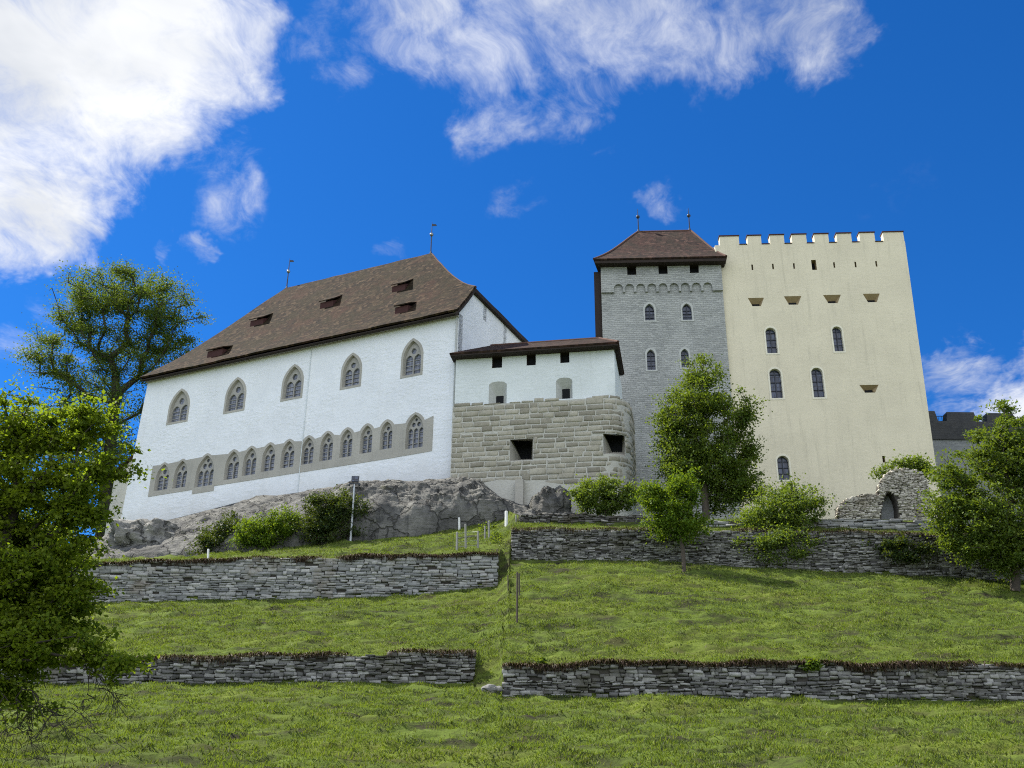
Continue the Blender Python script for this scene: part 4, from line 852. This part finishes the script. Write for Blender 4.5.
ru = thing('ruined_wall', RU.pt(0, 18, -.4), 'rough brown ruined wall with an arched doorway', 'ruin')
outl = [RU.px(720 + x / 4, 380 + y / 4) for x, y in [(470, 590), (474, 500), (500, 478), (535, 468), (570, 455), (612, 458), (634, 462), (640, 410), (660, 380), (690, 360), (730, 352), (775, 358), (815, 376), (834, 420), (842, 480), (860, 590)]]
op = [RU.px(720 + x / 4, 380 + y / 4) for x, y in [(645, 585), (712, 585), (710, 510), (704, 480), (692, 455), (680, 445), (668, 453), (656, 478), (648, 510)]]
mb = MB(); op2 = op[:]; full = outl[:]
RU.slab(mb, [full, op2], -.8, -.02); mb.build('wall', 'core', ru)
def inside(a, z, poly):
    c = False; n = len(poly)
    for i in range(n):
        x1, z1 = poly[i]; x2, z2 = poly[(i + 1) % n]
        if (z1 > z) != (z2 > z) and a < (x2 - x1) * (z - z1) / (z2 - z1) + x1: c = not c
    return c
sa = [p[0] for p in outl]; sz = [p[1] for p in outl]
V, Fc = stones(RU.pt, min(sa), max(sa), lambda s: min(sz), lambda s: max(sz) + .1, (.06, .14), (.10, .32), (.0, .14), .06, 8,
               lambda a0, a1, z0, z1: not inside((a0 + a1) / 2, (z0 + z1) / 2, outl) or inside((a0 + a1) / 2, (z0 + z1) / 2, op) or inside(a0, (z0 + z1) / 2, op) or inside(a1, (z0 + z1) / 2, op), .3, 0, .006)
mesh('stone_face', V, Fc, 'ruinstone', ru)
mb = MB(); RU.face(mb, inset(op, 1.04), -.78); mb.build('blocked_door', 'curtain', ru)

# ------------------------------------------------------------------ trees and shrubs
def plant(name, label, cat, base, blobs, leafm, barkm='bark', n_attr=200, per=60, leaf=.12, spread=.35, r0=.012, seed=1, trunk=None, flat=.7, wild=.25, group=None, expo=.47, bare=None, shell=.45):
    """blobs: (u, v, Y, ru px, rv px, weight) read as ellipsoids of real size; the limbs grow out to points inside them"""
    g = np.random.default_rng(seed); base = np.array(base, float); B = []
    for (u, v, Y, ru_, rv_, w) in blobs:
        c = at(u, v, Y); k = mpp(c); B.append((c, np.array((ru_ * k, (ru_ + rv_) * .5 * k * .85, rv_ * k)), w * (ru_ * rv_) ** .75))
    wt = np.array([b[2] for b in B]); wt /= wt.sum(); A_ = []
    for i in g.choice(len(B), n_attr, p=wt):
        d = g.normal(size=3); d /= np.linalg.norm(d); A_.append(B[i][0] + B[i][1] * d * g.uniform(0, 1) ** shell * (.62 + .75 * (.5 + .5 * mnoise.noise(Vector(d) * 2.3 + Vector((i * 3.1 + seed, seed, 0))))))
    A_ = np.array(A_); cen = np.average([b[0] for b in B], axis=0, weights=wt)
    nodes = []; par = []; plen = []
    tp = [base + (np.array(cen) - base) * f + np.array((g.normal() * .12, g.normal() * .12, 0)) * (f > 0) for f in np.linspace(0, .55, 7)] if trunk is None else [np.array(p, float) for p in trunk]
    if trunk is not None:
        q = []
        for a, b in zip(tp[:-1], tp[1:]): q += [a + (b - a) * f for f in np.linspace(0, 1, 5)[:-1]]
        tp = q + [tp[-1]]
    for i, p in enumerate(tp): nodes.append(p); par.append(i - 1); plen.append(0 if i == 0 else plen[-1] + np.linalg.norm(p - tp[i - 1]))
    order = np.argsort(np.linalg.norm(A_ - tp[-1], axis=1)); tips = []
    size = np.linalg.norm(A_.max(0) - A_.min(0)); step = max(size / 26, .12)
    for a in A_[order]:
        N = np.array(nodes); d = np.linalg.norm(N - a, axis=1) + .30 * np.array(plen) + .8 * np.maximum(0, N[:, 2] - a[2] + .1 * size * 0); d[:max(2, len(tp) // 3)] += size * .35 if cat != 'bush' else 0
        k = int(np.argmin(d)); p = N[k]; L__ = np.linalg.norm(a - p); m_ = max(1, int(L__ / step)); sag = g.normal(size=3) * L__ * .10 + np.array((0, 0, L__ * .06)); last = k
        for q in range(1, m_ + 1):
            f = q / m_; pp_ = p + (a - p) * f + sag * math.sin(math.pi * f) + (g.normal(size=3) * step * .12 if q < m_ else 0)
            nodes.append(pp_); par.append(last); plen.append(plen[last] + L__ / m_); last = len(nodes) - 1
        tips.append(last)
    N = np.array(nodes); cnt = np.zeros(len(N)); 
    for t_ in tips: cnt[t_] += 1
    for i in range(len(N) - 1, 0, -1): cnt[par[i]] += cnt[i]
    rad = r0 * np.maximum(cnt, 1) ** expo
    if bare is not None:                                            # leafless twigs
        for (u, v, Y, du, dv) in bare:
            a = at(u, v, Y); k = int(np.argmin(np.linalg.norm(N - a, axis=1))); e = at(u + du, v + dv, Y + g.normal() * .3); L__ = np.linalg.norm(e - N[k]); last = k; l0 = [*N]
            for q in range(1, 8):
                f = q / 7; p = N[k] + (e - N[k]) * f + g.normal(size=3) * .05 + np.array((0, 0, .1 * L__ * math.sin(math.pi * f))); l0.append(p); par.append(last); rad = np.append(rad, .013 * (1.15 - f)); last = len(l0) - 1
                if q > 2:
                    for _ in range(3):
                        w_ = p; l1 = last
                        dr = (e - N[k]) / L__ * .5 + g.normal(size=3) * .6
                        for s_ in (1, 2): w_ = w_ + dr * .14 + g.normal(size=3) * .03; l0.append(w_); par.append(l1); rad = np.append(rad, .006); l1 = len(l0) - 1
            N = np.array(l0)
    K = 6; V = []; Fc = []; idx = np.arange(1, len(N)); pi_ = np.array(par)[1:]; Dv = N[idx] - N[pi_]; ln = np.linalg.norm(Dv, axis=1) + 1e-9; Dv = Dv / ln[:, None]
    ref = np.where(np.abs(Dv[:, 2:3]) < .9, np.array([[0, 0, 1.]]), np.array([[1., 0, 0]])); a = np.cross(Dv, ref); a /= np.linalg.norm(a, axis=1)[:, None]; b = np.cross(Dv, a)
    ang = np.linspace(0, 2 * np.pi, K, endpoint=False); ring = np.cos(ang)[None, :, None] * a[:, None, :] + np.sin(ang)[None, :, None] * b[:, None, :]
    r1 = rad[idx]; r2 = np.minimum(rad[pi_], rad[idx] * 1.35 + .004)
    v0 = N[pi_][:, None, :] + ring * r2[:, None, None]; v1 = N[idx][:, None, :] + ring * r1[:, None, None]
    V = np.concatenate([v0, v1], 1).reshape(-1, 3); o0 = (np.arange(len(idx)) * 2 * K)[:, None]; j = np.arange(K)[None, :]; jn = (j + 1) % K
    Fq = np.stack([o0 + j, o0 + jn, o0 + K + jn, o0 + K + j], -1).reshape(-1, 4)
    root = thing(name, base, label, cat, group); mesh('trunk', V, Fq, barkm, root, smooth=True)
    # leaves round the twig ends and along the last stretch of each twig
    ctr = []
    for t_ in tips:
        if g.random() < .10: continue
        ctr.append(N[t_]); k = par[t_]
        for _ in range(2):
            if k > len(tp): ctr.append(N[k]); k = par[k]
    ctr = np.array(ctr); cs = spread * g.uniform(.45, 1.35, len(ctr)); kk = np.maximum(3, (per / 3 * g.uniform(.15, 1.9, len(ctr)))).astype(int); rep = np.repeat(np.arange(len(ctr)), kk); n = len(rep)
    off = g.normal(size=(n, 3)) * cs[rep][:, None] * np.array((1, 1, flat)); c = ctr[rep] + off
    s_ = leaf * g.uniform(.6, 1.35, n); dr = off / (np.linalg.norm(off, axis=1)[:, None] + 1e-6) + g.normal(size=(n, 3)) * .8 + np.array((0, 0, -.25)); dr /= np.linalg.norm(dr, axis=1)[:, None]
    up = g.normal(size=(n, 3)) * .65 + np.array((0, 0, 1.)); sd = np.cross(dr, up); sd /= np.linalg.norm(sd, axis=1)[:, None] + 1e-9; nr = np.cross(sd, dr)
    LV = np.stack([c - dr * s_[:, None] * .5, c + sd * (s_ * .34)[:, None] + nr * (s_ * .06)[:, None], c + dr * (s_ * .5)[:, None], c - sd * (s_ * .34)[:, None] + nr * (s_ * .06)[:, None]], 1).reshape(-1, 3)
    q = np.arange(n) * 4; mesh('crown', LV, np.stack([q, q + 1, q + 2, q + 3], -1), leafm, root); return root
def gz(u, Y, v=500):
    x = at(u, v, Y)[0]; return float(height(np.array([x]), np.array([float(Y)]))[0])
def gp(u, Y, v=500): x = at(u, v, Y)[0]; return np.array((x, Y, gz(u, Y, v)))

tb = gp(112, 93, 500)
plant('broadleaf_tree', 'tall open crowned broadleaf tree behind the left end of the white hall', 'tree', tb,
      [(112, 315, 93, 62, 52, 1), (62, 350, 93, 40, 42, .9), (165, 322, 93, 36, 44, 1), (178, 350, 93, 26, 30, .7), (45, 348, 93, 24, 14, .6), (85, 300, 92, 40, 30, .9), (140, 290, 94, 36, 26, .8), (110, 385, 93, 68, 42, 1), (75, 410, 92, 46, 34, .8), (110, 440, 93, 46, 30, .8), (190, 300, 93, 14, 16, .3), (110, 275, 93, 30, 12, .5), (35, 320, 93, 14, 14, .2), (30, 440, 92, 40, 36, .8), (80, 470, 92, 44, 40, 1), (20, 520, 91, 50, 44, 1), (85, 525, 91, 30, 30, .6)],
      'leaf_linden', 'darkbark', 600, 220, .18, .62, .026, 21, flat=.6, trunk=[tb, at(108, 470, 93), at(112, 430, 93), at(116, 395, 93)], expo=.50, shell=.32)
tb = np.array((at(-30, 740, 24)[0], 24.0, gz(-30, 24, 740)))
plant('young_leaved_tree', 'yellow green tree filling the left edge, with bare twigs hanging at the bottom', 'tree', tb,
      [(20, 430, 24, 42, 40, 1), (85, 425, 24, 36, 36, 1), (122, 462, 23.6, 24, 18, .55), (65, 480, 23.5, 44, 34, 1), (15, 500, 24, 50, 50, 1), (75, 535, 23.8, 40, 34, .9), (100, 505, 23.6, 22, 18, .4), (20, 580, 23.5, 58, 46, 1), (82, 590, 23.6, 30, 30, .6), (25, 640, 23.6, 58, 38, 1.1), (85, 650, 23.4, 40, 24, .6), (55, 430, 24.4, 30, 30, .7), (135, 668, 23.2, 24, 12, .22), (-60, 480, 24.5, 70, 80, .9), (-60, 620, 24, 60, 60, .8), (60, 395, 24.5, 16, 18, .22), (5, 690, 23.8, 40, 18, .5), (20, 545, 25, 50, 40, 1), (25, 610, 25, 55, 45, 1.2), (60, 560, 25, 40, 34, .8), (15, 655, 24.2, 62, 40, 1.3), (60, 630, 24.4, 46, 34, 1.0), (20, 700, 24.0, 46, 22, .6), (118, 668, 23.3, 34, 14, .45)],
      'leaf_yellow', 'darkbark', 1150, 95, .105, .17, .0070, 22, flat=.42, trunk=[tb, at(-28, 690, 24), at(-20, 620, 24), at(0, 560, 24), at(15, 510, 24)], expo=.50, shell=.45,
      bare=[(30, 690, 23.6, -12, 60), (55, 690, 23.5, 15, 48), (70, 680, 23.5, 40, 20), (15, 700, 23.6, 20, 45), (85, 690, 23.4, 40, 12), (45, 700, 23.6, -5, 55), (60, 690, 23.4, 45, 45), (0, 700, 23.6, 8, 48), (25, 695, 23.3, 45, 50), (10, 690, 23.5, 25, 62), (70, 690, 23.5, 10, 30), (35, 690, 23.4, 12, 55), (90, 680, 23.3, 30, 25), (50, 690, 23.7, -20, 40)])
tb = gp(706, 62.5)
plant('ovate_tree', 'egg shaped green tree with many upright limbs in front of the grey tower', 'tree', tb,
      [(702, 405, 62.5, 46, 46, 1), (695, 372, 62.5, 22, 22, .5), (740, 415, 62.5, 24, 30, .6), (668, 425, 62.5, 24, 34, .7), (708, 455, 62.5, 54, 40, 1.1), (735, 478, 62.5, 30, 26, .8), (680, 470, 62.2, 30, 30, .7), (752, 450, 62.5, 14, 26, .4), (712, 368, 62.5, 14, 12, .2), (742, 490, 62.8, 26, 18, .8), (725, 505, 62.8, 24, 12, .6)],
      'leaf_mid', 'bark', 560, 130, .15, .30, .012, 23, trunk=[tb, at(706, 515, 62.5), at(704, 480, 62.5), at(701, 440, 62.5)], shell=.6)
tb = gp(684, 53.2, 566)
plant('small_tree', 'small bright green tree in front of the dark terrace wall', 'tree', tb,
      [(668, 505, 53.4, 30, 24, 1), (683, 485, 53.4, 20, 16, .7), (655, 490, 53.4, 18, 14, .5), (690, 525, 53.4, 26, 18, .8), (665, 528, 53.4, 24, 12, .5), (698, 498, 53.4, 10, 14, .3), (645, 510, 53.4, 8, 10, .2)],
      'leaf_bright', 'bark', 180, 110, .14, .22, .010, 24, trunk=[tb, at(683, 552, 53.3), at(680, 530, 53.4), at(676, 510, 53.4)])
tb = gp(604, 60, 523)
plant('leafy_bush', 'rounded many stemmed green bush on the wall beside the bastion', 'bush', tb,
      [(603, 492, 60, 34, 16, 1), (580, 496, 60, 14, 14, .6), (630, 496, 60, 14, 15, .6), (604, 482, 60, 22, 9, .5), (605, 508, 60, 30, 10, .5)], 'leaf_pale', 'bark', 120, 110, .14, .20, .011, 25)
tb = gp(782, 57.2, 535)
plant('spreading_bush', 'loose soft green bush spilling over the terrace wall below the yellow tower', 'bush', tb,
      [(780, 515, 56.4, 44, 32, 1.2), (768, 545, 54.8, 34, 20, .9), (800, 540, 54.9, 24, 18, .6), (785, 490, 56.8, 24, 14, .5), (805, 500, 57, 24, 18, .5), (748, 520, 56.2, 18, 18, .5), (822, 500, 57.2, 12, 8, .2)], 'leaf_pale', 'bark', 300, 100, .13, .26, .010, 26)
tb = gp(1015, 51.5, 590)
plant('dense_tree', 'dense round green tree at the right edge in front of the terrace wall', 'tree', tb,
      [(1000, 450, 51.5, 46, 36, 1), (960, 480, 51.2, 34, 34, .9), (985, 520, 50.8, 58, 38, 1.2), (1050, 480, 51.5, 60, 70, 1.2), (945, 512, 51, 24, 26, .6), (1000, 412, 51.5, 18, 14, .25), (968, 545, 50.8, 32, 20, .6), (1020, 550, 50.6, 50, 24, .9), (1012, 402, 51.5, 10, 8, .12)],
      'leaf_mid', 'bark', 700, 130, .14, .27, .011, 27, flat=.5, trunk=[tb, at(1015, 560, 51.5), at(1012, 520, 51.5), at(1008, 480, 51.5)])
plant('shrub', 'thin grey green shrub growing behind the ruined arch', 'bush', np.array((at(905, 500, 66)[0], 66, 18.5)),
      [(905, 466, 66, 24, 9, 1), (885, 478, 66, 10, 10, .5), (873, 472, 66, 10, 4, .3), (925, 468, 66, 12, 14, .5)], 'leaf_pale', 'bark', 60, 60, .17, .26, .009, 28)
def onrock(u, v, Y): return np.array(at(u, v, Y))
plant('bright_bush', 'bright green bush on the rocks left of the dark shrub', 'bush', onrock(268, 549, 61), [(266, 530, 61.2, 34, 19, 1), (246, 535, 61.2, 15, 14, .5), (285, 520, 61.3, 20, 15, .6), (268, 543, 60.9, 24, 6, .4)], 'leaf_bright', 'bark', 160, 100, .13, .21, .009, 29)
plant('dark_shrub', 'dark evergreen shrub with dry base left of the lamp post', 'bush', onrock(332, 544, 60.3), [(335, 512, 60.8, 33, 26, 1), (316, 518, 60.6, 22, 24, .7), (352, 508, 60.8, 15, 22, .5), (330, 532, 60.4, 36, 13, .6)], 'leaf_dark', 'bark', 210, 120, .12, .21, .010, 30)
plant('ivy_patch', 'green ivy covering the rock face under the lower windows', 'bush', onrock(222, 556, 62), [(228, 532, 63, 20, 18, 1), (208, 545, 62.5, 20, 13, .8), (238, 520, 64, 9, 9, .5), (240, 545, 62.2, 10, 12, .5), (205, 532, 64, 9, 6, .25)], 'leaf_dark', 'bark', 150, 70, .13, .20, .007, 31)
plant('ivy_patch', 'dark ivy hanging on the terrace wall under the ruined arch', 'bush', onrock(890, 534, 54.6), [(890, 545, 54.3, 24, 8, 1), (905, 556, 54.1, 26, 8, .8), (925, 550, 54.1, 14, 9, .5)], 'leaf_dark', 'bark', 90, 40, .13, .14, .006, 32)
plant('wall_plant', 'small fresh green plant sprouting from the lower right wall top', 'plant', onrock(813, 667, 38.1), [(813, 664, 37.95, 9, 5, 1), (806, 667, 37.9, 5, 4, .4)], 'leaf_bright', 'bark', 34, 30, .12, .09, .005, 33)
plant('wall_plant', 'little green tuft on the left end of the lower right wall', 'plant', onrock(541, 666, 38.1), [(541, 661, 38.2, 6, 4, 1)], 'leaf_pale', 'bark', 20, 20, .11, .08, .005, 34)
plant('grassy_mound_plant', 'low green scrub in the gap between the two upper terrace walls', 'plant', onrock(500, 552, 56), [(500, 543, 56, 7, 9, 1), (494, 538, 57, 8, 6, .5), (489, 528, 60, 10, 5, .5)], 'leaf_pale', 'bark', 50, 30, .13, .16, .006, 35)

# ------------------------------------------------------------------ lamp post, fence posts
lb = at(350.5, 541, 60.2); lb[2] = gz(350.5, 60.2, 541) - .1; lt = at(354.5, 484, 60.2)
lamp = thing('lamp_post', lb, 'slim pale lamp post with a dark floodlight in front of the white hall', 'lamp post')
mb = MB(); mb.tube([lb, (lb + lt) / 2, lt], [.075, .065, .05], 10); mb.build('pole', 'galv', lamp)
mb = MB(); mb.hexa([lt + np.array(p) for p in ((-.34, -.05, -.01), (.34, -.05, -.01), (.34, .05, -.01), (-.34, .05, -.01), (-.34, -.05, .04), (.34, -.05, .04), (.34, .05, .04), (-.34, .05, .04))])
for s_ in (-.31, .31): mb.ball(lt + np.array((s_, -.02, -.06)), .075, 8, 5)
mb.build('bracket', 'iron', lamp)
mb = MB(); c = lt + np.array((.04, 0, .10)); mb.hexa([c + .62 * np.array(p) for p in ((-.36, -.20, .0), (.36, -.20, .0), (.28, .22, .05), (-.28, .22, .05), (-.38, -.10, .62), (.38, -.10, .62), (.28, .26, .55), (-.28, .26, .55))]); fl = mb.build('floodlight', 'iron', lamp)
mb = MB(); mb.add([c + .62 * np.array(p) for p in ((-.31, -.213, .06), (.31, -.213, .06), (.33, -.13, .56), (-.33, -.13, .56))], [(0, 1, 2, 3)]); mb.build('lamp_glass', 'blueglass', fl)
def post(u, vb, vt, Y, w, mat, label, group=None, name='fence_post'):
    b = at(u, vb, Y); t_ = at(u + random.uniform(-.6, .6), vt, Y); b[2] -= .25; mb = MB(); mb.tube([b, t_ - np.array((0, 0, .03)), t_], [w, w * .95, w * .55], 7)
    return tag(mb.build(name, mat, base=b), label, 'post', group)
WIRE = []
for (u, vb, vt, Y, w, mt_, lab) in [
    (411.2, 535, 523, 61, .07, 'whitepost', 'short white post in front of the big rounded rock'),
    (459.5, 530, 517.5, 61.5, .07, 'whitepost', 'white post standing alone above the grey fence posts'),
    (457, 551, 532, 57, .065, 'post', 'grey post at the left end of the fence near the terrace wall end'),
    (466, 550, 524, 57.5, .06, 'post', 'tall grey fence post second from the left end'),
    (478, 549, 531, 57.5, .06, 'post', 'grey fence post midway along the short fence'),
    (485, 540, 526, 59, .05, 'post', 'thin grey fence post just left of the tallest end post'),
    (489.3, 540, 521, 59, .06, 'post', 'tall grey fence post at the right end of the fence'),
    (506.3, 526, 511, 61, .10, 'whitepost', 'thick white post at the foot of the bastion'),
    (516.5, 527, 515, 59, .05, 'post', 'thin grey post at the left end of the short dark wall'),
    (208.5, 560, 549, 61, .06, 'whitepost', 'small white post in front of the ivy covered rock'),
    (246, 552, 543, 60.5, .05, 'post', 'small grey post at the left edge of the bright bush'),
    (286, 547, 536, 60, .05, 'post', 'small grey post between the bright bush and dark shrub'),
    (814.8, 520, 505, 58.2, .07, 'whitepost', 'white post on the parapet wall beside the spreading bush'),
    (517, 622, 572, 42, .045, 'bark', 'tall dark stake on the grass slope below the wall gap'),
    (519.6, 600, 573, 43, .035, 'bark', 'short dark stake leaning beside the tall one'),
    (508.3, 594, 575, 43, .03, 'bark', 'thin dark stake beside the end of the pale terrace wall')]:
    if u < 512 or mt_ == 'bark':                                 # each stands where its foot meets the slope
        Y = 54.6 if mt_ != 'bark' else Y
        for q in range(60):
            z = float(height(np.array([at(u, vb, Y)[0]]), np.array([Y]))[0]); d = ray(u, vb)
            if at(u, vb, Y)[2] > z: Y += .35
            else: break
    if u in (457, 466, 478): WIRE.append((u, vb, vt, Y))
    post(u, vb, vt, Y, w, mt_, lab, 'posts on the slope')
wm = MB()
for f in (.2, .45, .7, .92): wm.tube([at(u, vb + (vt - vb) * f * (19 / (vb - vt)), Y) for (u, vb, vt, Y) in WIRE], .009, 4)
tag(wm.build('fence_wire', 'galv', base=at(466, 550, 57.5)), 'thin wires strung between the grey fence posts', 'fence wire')
# loose stones at the end of the lower right wall
for i, (u, v, s_, lab) in enumerate([(490, 684, .22, 'dark fallen stone lying left of the lower right wall end'), (497, 686, .16, 'smaller fallen stone touching the lower right wall end')]):
    c = at(u, v, 37.9); c[2] = float(height(np.array([c[0]]), np.array([37.9]))[0]) + .12; mb = MB(); mb.ball((0, 0, 0), 1, 14, 9); V = np.array(mb.V); V = np.array([p * (1 + .35 * mnoise.noise(Vector(p) * 1.7 + Vector((i * 5, 0, 0)))) for p in V]) * np.array((s_ * 1.3, s_, s_ * .8)) + c
    tag(mesh('fallen_stone', V, mb.F, 'drystone', base=c), lab, 'stone')
